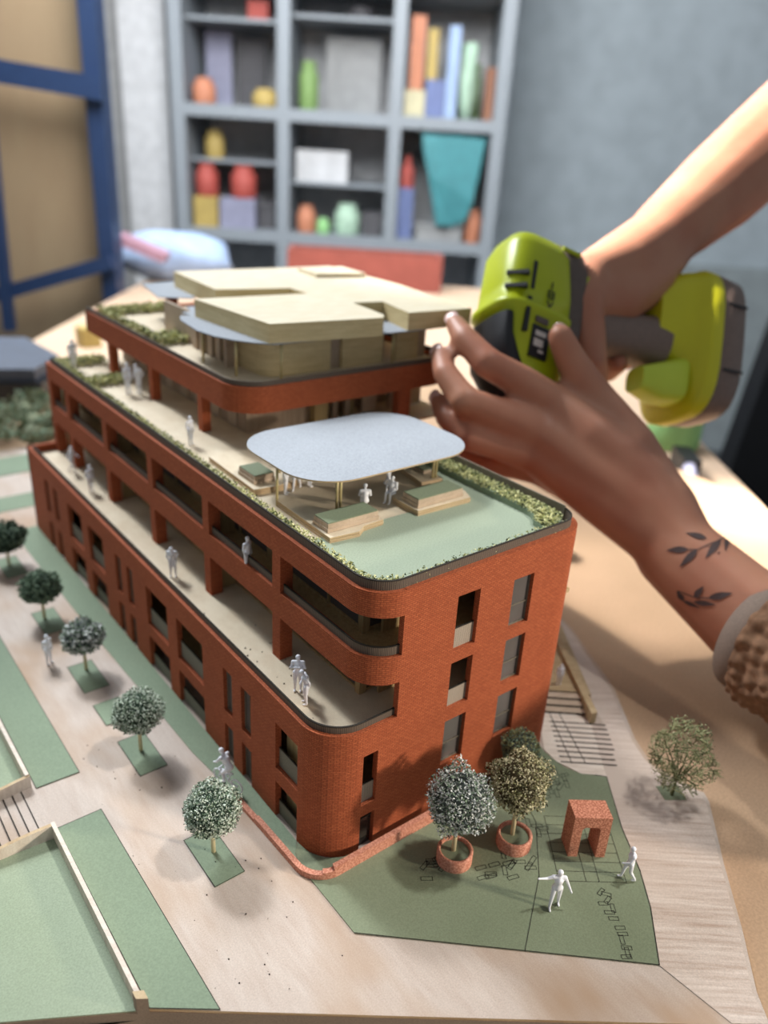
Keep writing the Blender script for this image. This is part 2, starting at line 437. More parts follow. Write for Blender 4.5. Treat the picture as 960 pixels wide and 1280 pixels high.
# balustrades
def railing(P, off, a, b, z0, z1, mat='rail', t=.05):
    m = MB(); band(m, P, off, t, a, b, z0, z1-.05, 0); band(m, P, off-.01, t+.03, a, b, z1-.05, z1, 1)
    m.build('balustrade', [mat, 'dark_line'], bld)
railing(A, .2, 1.0, SO, 6.9, 7.36)
for a, b in gaps: railing(B, .18, a+.02, b-.02, 10.2, 10.72)
RP = Path([(2.3, 41.0)]+arc(3.8, 1.7, 1.5, 180, 270)+arc(13.9, 1.6, 1.27, 270, 360)+[(15.17, 17.3)])
railing(RP, 0, .5, RP.c[-2]-.2, 13.2, 13.9)
m = MB(); band(m, RP, 0, .08, RP.c[-2]-.2, RP.L, 13.2, 14.0); m.build('roof_upstand', 'rail_grey', bld)
# roof terrace: lawn sheet, raised bed, planting
gp = [(3.1, 6.1), (2.7, 5.6)]+arc(3.9, 1.8, 1.2, 180, 270, 8)+arc(13.7, 1.8, 1.2, 270, 360, 8)+[(14.9, 17), (13.0, 17), (13.0, 6.1)]
MB().prism(gp, 13.2, 13.26).build('roof_lawn', 'green_roof', bld)
bp = [(13.05, .9)]+arc(13.9, 1.9, 1.05, 290, 360, 6)+[(14.95, 17.0), (13.9, 17.0), (13.9, 3.0)]+arc(12.4, 3.0, 1.5, 0, -55, 5)
MB().prism(bp, 13.26, 13.55).build('planting_bed', 'green_street', bld)
def flock(name, mats, spots, parent, size=.09, label=None, n=1):
    m = MB()
    for (x, y, z) in spots:
        for _ in range(n):
            c = Vector((x, y, z)); d = [Vector((rnd.gauss(0, 1), rnd.gauss(0, 1), rnd.gauss(0, 1))).normalized()*size*rnd.uniform(.6, 1.3) for _ in range(4)]
            m.add([c+q for q in d], [(0, 1, 2), (0, 3, 1), (1, 3, 2), (0, 2, 3)], rnd.choices(range(len(mats)), [6, 3, 2][:len(mats)])[0])
    o = m.build(name, mats, parent, label=label); o['kind'] = 'stuff'; return o
MOSS = ['moss_light', 'moss_mid', 'moss_dark']
sp = []
for _ in range(4200):
    s_ = rnd.uniform(sB(33), RP.c[13]); q = RP.at(s_, rnd.uniform(.14, .62)); sp.append((q.x, q.y, 13.5+rnd.uniform(0, .3)))
for _ in range(1300):
    s_ = rnd.uniform(RP.c[13]-1.2, RP.c[14]+.4); q = RP.at(s_, abs(rnd.gauss(.08, .16))+.05); sp.append((q.x, q.y, 13.45+rnd.uniform(0, .35)))
def inpoly(x, y, P):
    r = False; j = len(P)-1
    for i in range(len(P)):
        if (P[i][1] > y) != (P[j][1] > y) and x < (P[j][0]-P[i][0])*(y-P[i][1])/(P[j][1]-P[i][1])+P[i][0]: r = not r
        j = i
    return r
k = 0
while k < 5200:
    x, y = rnd.uniform(12, 15.1), rnd.uniform(.8, 17)
    if inpoly(x, y, bp): sp.append((x, y, 13.55+rnd.uniform(0, .2))); k += 1
flock('planting', MOSS, sp, bld, .085)
sp = []
for x0, y0, x1, y1, n in ((2.5, 39.2, 6.2, 40.8, 900), (2.5, 33.6, 5.8, 35.0, 900), (2.5, 35, 3.1, 39.3, 500)):
    sp += [(rnd.uniform(x0, x1), rnd.uniform(y0, y1), 13.3+rnd.uniform(0, .45)) for _ in range(n)]
flock('planting', MOSS, sp, bld, .13)
# set-back upper storey: brick ring on posts
RG = Path([(5.5, 41.2)]+arc(7.6, 19.3, 2.1, 180, 270)+arc(19.8, 19.3, 2.1, 270, 360)+[(21.9, 41.2)])
m = MB(); band(m, RG, 0, .55, 0, RG.L, 15.45, 17.0)
m.box(5.5, 40.8, 15.45, 21.9, 41.2, 17.0)
for y in posts[2:]: m.box(5.5, y, 13.2, 6.05, y+.6, 15.45)
m.box(17.1, 17.25, 13.2, 18.1, 17.8, 15.45).box(21.3, 22, 13.2, 21.9, 22.6, 15.45)
m.build('brick_ring', 'brick', bld)
ringpoly = pathpoly(RG, .5, [])
plate(15.5, 16.8, ringpoly, 'upper_floor', 'ply_deck')
m = MB(); band(m, RG, .12, .05, 0, RG.L, 16.95, 17.3); m.build('balustrade', 'rail', bld)
# walls of that storey
m = MB(); g = MB(); d = MB()
m.box(7.7, 20.3, 13.2, 12.3, 20.55, 15.5).box(7.7, 20.5, 13.2, 7.95, 40, 15.5)
g.box(12.3, 19.7, 13.2, 13.3, 20.3, 15.5).box(15.2, 20.4, 13.2, 15.9, 20.7, 15.5)
for x in (13.9, 14.9, 18.6, 19.6): d.box(x, 20.0, 13.2, x+.35, 20.3, 15.5)
for x in (16.2, 18.8, 20.1): d.box(x, 19.9, 13.35, x+1.2, 20.0, 15.3)
for k in range(8): d.box(7.6, 21.4+k*2.3, 13.3, 7.7, 22.5+k*2.3, 15.3)
m.box(13.3, 21.5, 13.2, 21.4, 21.7, 15.5)
m.build('upper_wall', 'ply_grey', bld); g.build('ply_fin', 'ply_wall', bld); d.pieces('pale_panel', 'timber_strip', bld)
# penthouse: walls, thin canopy, stacked ply roof
m = MB()
cw = Path([(8.5, 27), (8.5, 20.4)]+arc(9.6, 20.4, 1.1, 180, 270, 6)+[(13.1, 19.3)])
band(m, cw, 0, .3, 0, cw.L, 16.8, 19.0)
m.box(14.0, 19.3, 16.8, 17.2, 19.6, 19.0).box(18.3, 19.3, 16.8, 20.2, 19.6, 19.0)
m.build('penthouse_wall', 'ply_yellow', bld)
m = MB().box(13.1, 19.6, 16.8, 14.0, 19.8, 19.0).box(20.2, 19.5, 16.8, 21.0, 19.7, 19.0).box(17.2, 20.6, 16.8, 18.3, 20.8, 19.0)
m.box(8.3, 27, 16.8, 8.5, 33, 19).box(7.6, 22.5, 16.8, 8.3, 22.7, 19)
for k in range(5): m.box(8.0, 23+k*1.1, 16.8, 8.2, 23.6+k*1.1, 19)
m.pieces('penthouse_panel', 'timber_strip', bld)
for x, y in ((7.25, 20.6), (9.2, 18.7), (6.9, 24.2), (17.6, 18.75)):
    MB().tube([(x, y, 16.8), (x, y, 19.0)], .09, 8).build('canopy_post', 'brass', bld)
cp = [(6.5, 26.4), (6.1, 23.2), (6.35, 21.5), (6.9, 20.2), (7.6, 19.2), (8.5, 18.4), (15.6, 18.1), (18.5, 17.9), (21.4, 18), (21.4, 30), (8.6, 30), (8.3, 28.6), (7.5, 28.4), (7.7, 27.4), (7.0, 27.5)]
MB().prism(cp, 19.0, 19.07).build('upper_canopy', 'white_card', bld)
MB().prism([(8.3, 33.9), (10.3, 32.7), (12.5, 35), (13, 39.5), (9.4, 39.3)], 19.0, 19.07).build('upper_canopy', 'white_card', bld)
MB().box(9.6, 35, 16.8, 10.3, 35.6, 19.0).build('canopy_post', 'brick', bld)
rp = [(8.3, 18.5), (15.6, 17.4), (16.2, 18.1), (16.7, 22.1), (18.9, 21.7), (18.1, 18.0), (23.2, 17.6), (24.5, 27), (24.5, 36.3), (11.1, 37.3), (10.5, 29.4), (15.7, 28.2), (15.7, 26.0), (7.7, 26.8)]
MB().prism(rp, 19.07, 20.2, 0, 1).build('ply_roof', ['ply_roof', 'ply_yellow'], bld)
MB().prism([(20.0, 31.5), (24.0, 30.5), (24.2, 34), (20.3, 34.5)], 20.2, 20.5, 0, 0).build('roof_box', 'ply_roof', bld)
sp = []
for x0, y0, x1, y1, n in ((6.3, 39.3, 12, 41, 1200), (6.2, 29, 9.0, 31.5, 900), (6.2, 31.5, 6.8, 39, 500)):
    sp += [(rnd.uniform(x0, x1), rnd.uniform(y0, y1), 16.85+rnd.uniform(0, .5)) for _ in range(n)]
flock('planting', MOSS, sp, bld, .15)


# ------------------------------------------------------------------ the base board of the model
base = thing('site_board', (5, 20, 0), 'wide flat model base board with green and pale ply street layers under the brick building', 'model base')
front = lambda x: -1.35-(x+8.9)*(.594 if x < -8.9 else .764)
bpoly = [(-30, front(-30)), (-8.9, -1.35), (25.5, front(25.5)), (60, 14.6), (60, 62), (20, 74), (-30, 74)]
MB().prism(bpoly, -1.93, -.13, 0, 1).build('base_board', ['kraft', 'mdf_edge'], base)
street = [(-30, front(-30)+.02), (-9.0, front(-9.0)+.02), (10.05, front(10.05)+.02), (10.93, -14.77), (13.11, -12.9), (15.69, -10.49), (18.74, -7.83), (19.1, -7.3), (18.9, -6.9), (18.62, -4.6), (18.9, -3.9), (19.6, -2.6), (22.45, 1.04), (25.5, 7), (27.5, 13), (27.5, 52), (-30, 52)]
street_l = [(-8.95, front(-8.95)+.03)]+street[2:15]+[(27.5, 52), (-30, 52), (-30, 12.6), (-8.95, 12.6)]
MB().prism(street_l, -.12, 0, 0, 1).build('street_layer', ['ply_street', 'ply_edge'], base)
pave = [(8.67, -11.77), (10.72, -9.9), (12.01, -8.41), (13.49, -6.25), (15.68, -3.65), (18.5, -.3), (24.7, 10), (26.8, 13)]
paveR = [(27.3, 13), (25.2, 7), (22.1, 1.0), (19.3, -2.6), (18.6, -3.9), (18.35, -4.7), (18.6, -6.9), (18.75, -7.4), (18.4, -7.9), (15.4, -10.5), (12.85, -12.9), (10.65, -14.75), (10.1, front(10.1)+.1), (8.9, front(8.9)+.08)]
MB().prism(pave+paveR, 0, .035).build('pavement', ['ply_pave'], base)
def line(mb, pts, w=.035, z=.06, mi=1):
    for a, b in zip(pts, pts[1:]):
        a, b = Vector(a), Vector(b); d = (b-a); n = Vector((-d.y, d.x)).normalized()*w/2; e = d.normalized()*w/2; a = a-e; b = b+e
        mb.add([(*(a-n), z), (*(b-n), z), (*(b+n), z), (*(a+n), z)], [(0, 1, 2, 3)], mi)
def slab_rect(mb, cx, cy, w, h, ang, z=.06):
    c, s_ = math.cos(ang), math.sin(ang)
    P = [(cx+a*c-b*s_, cy+a*s_+b*c) for a, b in ((-w/2, -h/2), (w/2, -h/2), (w/2, h/2), (-w/2, h/2), (-w/2, -h/2))]
    line(mb, P, .025, z)
plaza = [(-.63, -3.36), (8.67, -11.77), (10.72, -9.9), (12.01, -8.41), (13.49, -6.25), (15.68, -3.65), (15.3, -3.2), (14.73, -2.7), (14.4, -1.9), (14.34, -1.25), (14.4, -.4), (14.6, .1), (13.9, -.02), (2, -.02), (1.2, .1), (.5, .55), (.1, 1.2), (-.02, 2.0), (-.4, 1.6), (-.65, .81)]
pl = MB().prism(plaza, 0, .05)
line(pl, [(11.4, -.9), (10.2, -3.6), (7.9, -5.9), (4.6, -8.1)], .03)          # joint running across the plaza
line(pl, plaza[:7], .04)
# engraved parking grid around the small brick arch
g0 = Vector((9.0, -5.9)); gu = Vector((.80, -.60)); gv = Vector((.62, .785))
for k in range(8):
    a = g0+gv*(k*.55-.9); line(pl, [a, a+gu*3.1], .025)
for t in (0, 1.25, 1.85, 3.1): line(pl, [g0+gv*-.9+gu*t, g0+gv*2.95+gu*t], .025)
# scattered outlined paving slabs
r3 = random.Random(5)
for x, y, n, sx, sy in ((4.2, -2.7, 9, .8, .35), (6.6, -4.4, 7, .9, .4), (7.6, -5.0, 8, .8, .4), (9.3, -3.6, 10, .9, .7), (10.6, -2.6, 8, .7, .6), (12.2, -2.6, 9, .9, .9), (13.4, -2.0, 7, .5, .8)):
    for _ in range(n): slab_rect(pl, x+r3.uniform(-sx, sx), y+r3.uniform(-sy, sy), .52, .19, r3.choice((-.6, -.3, .95, .3)))
for x, y, a in ((9.55, -8.1, .2), (9.65, -8.32, -.9), (9.45, -8.55, .2), (9.15, -8.55, -.6), (9.3, -8.95, .9), (9.0, -9.0, -.65), (8.9, -9.3, -.65), (8.75, -9.75, -.6), (8.6, -10.0, -.6), (8.35, -10.15, .9), (8.2, -10.5, -.7), (8.05, -10.65, .9), (7.85, -10.75, -.6)):
    slab_rect(pl, x, y, .42, .17, a)
pl.build('plaza', ['green_plaza', 'dark_line'], base)
# slatted paving and steps beside the building
st = MB().prism([(14.5, -.3), (14.35, -1.3), (14.73, -2.7), (15.68, -3.65), (18.5, -.3), (18.3, .9), (16.0, 3.0), (15.52, 2.0), (15.3, .6)], 0, .05)
for k in range(9):
    a = Vector((14.5, -1.6))+Vector((.78, .98))*k*.33; line(st, [a+Vector((.05, .1)), a+Vector((2.6, -2.0))*(.9 if k < 3 else .95)], .09)
for t in (0, .55): line(st, [(14.95+t*1.1, -1.9-t*.8), (17.3+t*.7, 1.9-t*.8)], .05)
st.build('slatted_paving', ['ply_white', 'dark_line'], base)
for k in range(3):
    o = Vector((17.2, 1.6))+Vector((.75, .95))*k*.42
    MB().prism([tuple(o+Vector((-1.2, 1.0))), tuple(o+Vector((1.9, -1.55))), tuple(o+Vector((2.3, -1.05))), tuple(o+Vector((-.8, 1.5)))], .05, .05+.13*(k+1), 0, 1).build('step', ['timber_strip', 'dark_line'], base)
o = Vector((18.0, 2.9))
MB().prism([(16.6, 4.1), (20.2, 1.1), (25.6, 8.6), (24, 14), (15.6, 14), (15.6, 5)], 0, .44).build('raised_deck', 'ply_board', base)
MB().prism([(18.35, -.35), (18.75, -.45), (26.0, 10.6), (25.7, 10.9)], 0, .8).build('timber_kerb', 'ply_board', base)
# left side: planting strips, tree pits, lawns, thin ply retaining walls, stairs
gs = MB().prism([(-.01, 2.1), (-.45, 1.5), (-.65, .81), (-.85, 5.2), (-1.35, 10.3), (-1.47, 15), (-1.7, 23), (-1.9, 41.5), (-.01, 41.5)], 0, .04)
gs.build('facade_strip', 'green_street', base)
def strip(poly): 
    m = MB().prism(poly, 0, .04); line(m, poly+[poly[0]], .03, .045); m.build('green_strip', ['green_street', 'dark_line'], base)
strip([(-8.72, 9.1), (-6.66, 9.1), (-6.62, -3.02), (-8.72, -1.44)])
strip([(-6.66, 12.13), (-8.75, 12.2), (-8.75, 33), (-6.66, 33)])
for y0, y1 in ((1.98, 5.1), (10.14, 13.2), (14.8, 16.85), (18.2, 21.2), (25.4, 28.4), (34, 37.2)):
    m = MB().prism([(-4.27, y0), (-2.82, y0), (-2.82, y1), (-4.27, y1)], 0, .04); line(m, [(-4.27, y0), (-2.82, y0), (-2.82, y1), (-4.27, y1), (-4.27, y0)], .03, .045)
    m.build('tree_pit', ['green_street', 'dark_line'], base)
m = MB().prism([(16.85, -6.45), (17.8, -7.1), (18.35, -6.2), (17.3, -5.6)], .035, .06); m.build('tree_pit', ['green_plaza', 'dark_line'], base)
lawn = MB().prism([(-9.0, 8.8), (-9.0, front(-9)+.02), (-30, front(-30)+.02), (-30, 8.8)], -.6, -.06)
lawn.build('lawn', 'green_lawn', base)
MB().prism([(-9.1, 12.6), (-9.1, 30), (-30, 30), (-30, 12.6)], 0, .02).build('lawn', 'green_lawn', base)
def retaining(poly, z0, z1, name='retaining_wall'):
    MB().prism(poly, z0, z1, 0, 1).build(name, ['ply_white', 'ply_white'] if name != 'wall_post' else ['ply_edge', 'mdf_edge'], base)
retaining([(-9.08, -1.25), (-8.9, -1.35), (-8.85, 8.9), (-9.03, 8.9)], -.1, .72)
retaining([(-9.15, -1.35), (-8.78, -1.6), (-8.78, -1.2), (-9.15, -1.0)], -.1, .82, 'wall_post')
retaining([(-9.1, 12.5), (-8.92, 12.5), (-8.98, 22), (-9.16, 22)], 0, .8)
def curved_wall(y, dy):
    m = MB(); n = 10
    for k in range(n):
        xa, xb = -8.9-k*.5, -8.9-(k+1)*.5
        za, zb = .72-.6*(k/n)**1.6, .72-.6*((k+1)/n)**1.6
        ya, yb = y+dy*.12*math.sin(k/n*3), y+dy*.12*math.sin((k+1)/n*3)
        P = [(xb, yb-.09, -.1), (xa, ya-.09, -.1), (xa, ya+.09, -.1), (xb, yb+.09, -.1), (xb, yb-.09, zb), (xa, ya-.09, za), (xa, ya+.09, za), (xb, yb+.09, zb)]
        m.add(P, [(0, 1, 5, 4), (2, 3, 7, 6)], 1); m.add(P, [(4, 5, 6, 7)], 0)
        if k == 0: m.add(P, [(1, 2, 6, 5)], 1)
        if k == n-1: m.add(P, [(3, 0, 4, 7)], 1)
    m.build('retaining_wall', ['ply_edge', 'ply_white'], base)
curved_wall(8.75, 1); curved_wall(12.5, -1)
for k in range(6):
    MB().box(-9.0-k*.42-.42, 8.85, -.12, -9.0-k*.42 if k else -8.9, 12.4, .02+.0-k*.015+.0).build('stair_tread', 'ply_street', base)
    m = MB(); line(m, [(-9.42-k*.42, 8.85), (-9.42-k*.42, 12.4)], .05, .04, 0); m.build('stair_edge', 'dark_line', base)
# far end of the base: side streets and a mound of green flock
m = MB().prism([(-2.2, 45.5), (6, 45.5), (6, 48.5), (-2.2, 48.5)], 0, .04).prism([(-2.2, 53.5), (9, 53.5), (9, 58), (-2.2, 58)], -.12, .04)
m.build('green_strip', 'green_street', base)
MB().prism([(-12, 52), (16, 52), (16, 60), (-12, 60)], -.12, -.02).build('street_layer', 'ply_street', base)

# ------------------------------------------------------------------ low stepped brick wall
LW = Path([(-1.2, 6.6), (-1.05, 3.6)]+arc(.55, .85, 1.5, 180, 270, 10)+[(3.0, -.66), (6.15, -.7)])
m = MB()
brk = [0, 3.0, LW.L-6.1, LW.L-3.3, LW.L]
for (a, b, h) in ((0, 2.4, .22), (2.4, LW.c[11]-.6, .34), (LW.c[11]-.6, LW.c[12]-.3, .46), (LW.c[12]-.3, LW.L, .66)):
    band(m, LW, 0, .26, a, b, 0, h)
o = m.build('low_wall', 'terracotta', None, (2, -.5, 0))
tag(o, 'low stepped terracotta wall curving around the near corner of the brick building', 'garden wall')
# ------------------------------------------------------------------ small brick arch
AR = thing('brick_arch', (10.86, -5.97, 0), 'small square speckled brick arch standing on the green plaza', 'arch')
def quadblock(mb, c, u, v, hu, hv, z0, z1): mb.obox((c[0], c[1], (z0+z1)/2), (u[0]*hu, u[1]*hu, 0), (v[0]*hv, v[1]*hv, 0), (0, 0, (z1-z0)/2))
au = Vector((.80, -.60)); av = Vector((.55, .83)); ac = Vector((10.86, -5.97))
prof = [(-.87, 0), (-.87, 2.42), (.87, 2.42), (.87, 0), (.43, 0), (.43, 1.6)]+[(.25+.18*math.cos(math.radians(a)), 1.6+.22*math.sin(math.radians(a))) for a in range(15, 91, 15)]+[(-.25+.18*math.cos(math.radians(a)), 1.6+.22*math.sin(math.radians(a))) for a in range(90, 180, 15)]+[(-.43, 1.6), (-.43, 0)]
m = MB(); n = len(prof)
P = [(*(ac+au*x-av*.56), z+.05) for x, z in prof]+[(*(ac+au*x+av*.56), z+.05) for x, z in prof]
m.add(P, [list(range(n))[::-1], list(range(n, 2*n))]); m.add(P, [(i, (i+1) % n, n+(i+1) % n, n+i) for i in range(n)])
m.build('arch_block', 'terracotta_pierced', AR)
# ------------------------------------------------------------------ trees
TR = []
def crown_mesh(name, mats, r, nfl, size, parent, sc=(1, 1, 1), cz=2.6, wob=.18, core=True, weights=(5, 3, 2)):
    m = MB(); seed = rnd.uniform(0, 99)
    def rad(d): return r*(1+wob*noise.noise(Vector(d)*1.8+Vector((seed, 0, 0))))
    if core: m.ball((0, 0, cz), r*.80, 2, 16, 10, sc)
    for _ in range(nfl):
        d = Vector((rnd.gauss(0, 1), rnd.gauss(0, 1), rnd.gauss(0, 1))).normalized(); q = d*rad(d)*rnd.uniform(.80, 1.03)
        q = Vector((q.x*sc[0], q.y*sc[1], q.z*sc[2]+cz))
        e = [Vector((rnd.gauss(0, 1), rnd.gauss(0, 1), rnd.gauss(0, 1))).normalized()*size*rnd.uniform(.6, 1.4) for _ in range(4)]
        m.add([q+k for k in e], [(0, 1, 2), (0, 3, 1), (1, 3, 2), (0, 2, 3)], rnd.choices((0, 1, 2), weights)[0])
    return m.build(name, mats, parent)
def tree(x, y, h, r, mats, label, group, nfl=5200, size=.062, tr=.11, sc=(1, 1, .95), z=0, trunk='stick', **kw):
    t = thing('model_tree', (x, y, z), label, 'model tree', group); t['_o'] = (0, 0, 0)
    crown_mesh('crown', mats, r, nfl, size, t, sc, h, **kw)
    MB().tube([(0, 0, 0), (0, 0, h*.55), (.02, 0, h)], [tr, tr*.9, tr*.7], 8).build('trunk', trunk, t)
    return t
GREEN = ['leaf_pale', 'leaf_mid', 'leaf_dark']; GREY = ['leaf_grey', 'leaf_mid', 'leaf_slate']; CREAM = ['leaf_cream', 'leaf_olive', 'leaf_brown']
gst = 'round model trees along the left street'
tree(-3.44, 3.75, 2.6, 1.26, GREEN, 'round pale green model tree on the nearest tree pit, beside the cyclist figure', gst)
tree(-3.5, 11.9, 2.6, 1.24, GREEN, 'round pale green model tree, second from the camera along the left street', gst)
tree(-3.4, 20.4, 2.4, 1.22, GREY, 'round grey green model tree, third from the camera along the left street', gst, 1500, .12, sc=(1, 1, .8))
tree(-3.7, 27.4, 2.4, 1.3, ['leaf_mid', 'leaf_mid', 'leaf_dark'], 'blurred green model tree, fourth from the camera along the left street', gst, 1200, .14, sc=(1, 1, .8))
tree(-3.6, 36.0, 2.3, 1.45, ['leaf_mid', 'leaf_dark', 'leaf_dark'], 'dark blurred model tree at the left edge, farthest along the left street', gst, 1200, .15, sc=(1, 1, .75))
def planter(x, y, label):
    p = thing('round_planter', (x, y, .05), label, 'planter', 'round terracotta planters'); p['_o'] = (0, 0, 0)
    MB().lathe((0, 0, 0), [(.83, 0), (.83, .62), (.80, .66), (.70, .66), (.68, .6), (.68, .45)], 32).build('planter_ring', 'terracotta', p)
    MB().lathe((0, 0, 0), [(.69, .02), (.69, .48)], 28).build('planter_soil', 'green_plaza', p)
planter(5.35, -2.95, 'round terracotta planter nearest the low wall, holding the frosty grey tree')
planter(8.3, -3.9, 'round terracotta planter beside the small brick arch, holding the cream tree')
grt = 'model trees in planters in front of the building'
tree(5.35, -2.85, 3.3, 1.4, GREY, 'frosty grey green model tree in the planter nearest the low wall', grt, 5600, .07, sc=(1, 1, 1.12), z=.3, wob=.35)
tree(8.3, -3.75, 3.4, 1.35, CREAM, 'cream and olive model tree in the planter beside the brick arch', grt, 5600, .066, sc=(1, 1, 1.12), z=.3, wob=.4)
tree(11.4, -1.1, 2.1, 1.0, ['leaf_olive', 'leaf_mid', 'leaf_slate'], 'dark green model tree half hidden behind the cream planter tree', grt, 3000, .066, sc=(1, 1, 1.1))
# the airy wire tree on the pavement
wt = thing('model_tree', (17.45, -6.45, .05), 'airy olive wire model tree on the pale pavement at the right', 'model tree', None); wt['_o'] = (0, 0, 0)
m = MB(); r4 = random.Random(11)
for k in range(620):
    d = Vector((r4.gauss(0, 1), r4.gauss(0, 1), r4.gauss(0, 1))).normalized(); rr = 1.62*(1+.3*noise.noise(d*1.6+Vector((3, 1, 0))))*r4.uniform(.72, 1.0)
    c0 = Vector((d.x*rr*.98, d.y*rr*.98, d.z*rr*1.15+2.6)); t = Vector((r4.gauss(0, 1), r4.gauss(0, 1), r4.gauss(0, 1))).normalized()*r4.uniform(.12, .3)
    u = Vector((r4.gauss(0, 1), r4.gauss(0, 1), r4.gauss(0, 1))).normalized()*.12
    m.tube([c0-t, c0+u*.5, c0+t*.6+u, c0+t], [.018, .024, .024, .012], 4, r4.choice((0, 0, 1)), smooth=False)
for k in range(1500):
    d = Vector((r4.gauss(0, 1), r4.gauss(0, 1), r4.gauss(0, 1))).normalized(); rr = 1.65*(1+.3*noise.noise(d*1.6+Vector((3, 1, 0))))*r4.uniform(.85, 1.03)
    q = Vector((d.x*rr*.98, d.y*rr*.98, d.z*rr*1.15+2.6)); e = [Vector((r4.gauss(0, 1), r4.gauss(0, 1), r4.gauss(0, 1))).normalized()*.06 for _ in range(3)]
    m.add([q+x for x in e], [(0, 1, 2)], r4.choice((0, 1, 2)))
m.build('crown', ['wire_olive', 'wire_dark', 'leaf_cream'], wt)
m = MB(); m.tube([(0, 0, 0), (.05, 0, 1.0)], [.09, .07], 7)
for k in range(9):
    a = k*.7; m.tube([(.05, 0, 1.0), (.45*math.cos(a), .45*math.sin(a), 1.9), (.9*math.cos(a+.3), .9*math.sin(a+.3), 2.9)], [.05, .035, .015], 5)
m.build('trunk', 'wire_dark', wt)
# small blurred tree near the right table behind the building
tree(33.5, 16.5, 1.6, 1.2, ['leaf_cream', 'leaf_olive', 'leaf_olive'], 'small blurred cream model tree on the base board behind the forearm', None, 700, .14)
# ------------------------------------------------------------------ roof terrace pavilion and benches
pv = thing('pavilion_canopy', (8.8, 10.5, 13.2), 'thin white rounded canopy on slim brass posts over the roof terrace', 'canopy')
cpoly = arc(6.0, 9.1, 2.55, 180, 270, 10)+arc(11.75, 9.1, 2.55, 270, 360, 10)+arc(11.75, 11.9, 2.5, 0, 90, 10)+arc(6.0, 11.9, 2.55, 90, 180, 10)
MB().prism(cpoly, 15.45, 15.53, 0, 1).build('canopy_top', ['white_card', 'ply_edge'], pv)
for x, y, d in ((3.8, 10.2, 0), (5.85, 8.0, .22), (12.55, 8.5, .22), (13.5, 10.75, 0), (6, 13.6, 0)):
    for k in ((0, 1) if d else (0,)):
        MB().tube([(x+d*k, y, 13.21), (x+d*k, y, 15.45)], .07, 8).build('post', 'brass', pv)
def bench(label, base_poly, h, tx0, ty0, tx1, ty1, th=.3):
    cx = sum(p[0] for p in base_poly)/len(base_poly); cy = sum(p[1] for p in base_poly)/len(base_poly)
    b = thing('terrace_bench', (cx, cy, 13.2), label, 'bench', 'stacked ply planter benches on the roof terrace')
    m = MB(); n = 3
    for k in range(n): m.prism([(x+.02*(k % 2), y) for x, y in base_poly], 13.2+h*k/n, 13.2+h*(k+1)/n-.02, 0, 1)
    m.build('bench_platform', ['ply_deck', 'ply_edge'], b)
    t = MB().box(tx0, ty0, 13.2+h, tx1, ty1, 13.2+h+th*.45).box(tx0+.04, ty0+.04, 13.2+h+th*.45, tx1-.04, ty1-.04, 13.2+h+th)
    t.build('bench_box', ['timber_strip'], b)
    MB().box(tx0+.06, ty0+.06, 13.2+h+th, tx1-.06, ty1-.06, 13.2+h+th+.05).build('bench_top', 'green_plaza', b)
bench('near left stacked ply planter bench with green top, in front of a seated figure', [(3.65, 5.35), (5.2, 5.2), (5.7, 5.55), (6.95, 5.65), (7.0, 7.1)]+arc(6.6, 9.0, 1.9, 250, 180, 7)+[(4.6, 10.1), (3.75, 10.2)], .36, 3.8, 5.75, 6.75, 7.0, .42)
bench('right stacked ply planter bench with green top beside the brass double post', [(9.0, 7.5), (9.0, 5.5), (12.45, 5.4), (12.8, 6.2), (12.7, 7.4)], .36, 9.15, 5.7, 12.2, 7.0, .42)
bench('far left low stacked ply bench beside the group of standing figures', [(3.6, 17.2), (3.45, 11.9), (4.7, 11.7), (6.4, 12.0), (6.4, 13), (4.9, 13.3)]+arc(6.9, 15.2, 2, 200, 150, 4)+[(5.0, 17.2)], .34, 3.75, 12.4, 5.0, 14.1, .42)
bench('low ply bench under the far right of the canopy, without figures', [(11.6, 8.3), (13.0, 8.2), (13.5, 11.5), (12.2, 11.5)], .3, 12.5, 9.2, 13.1, 11.2, .12)
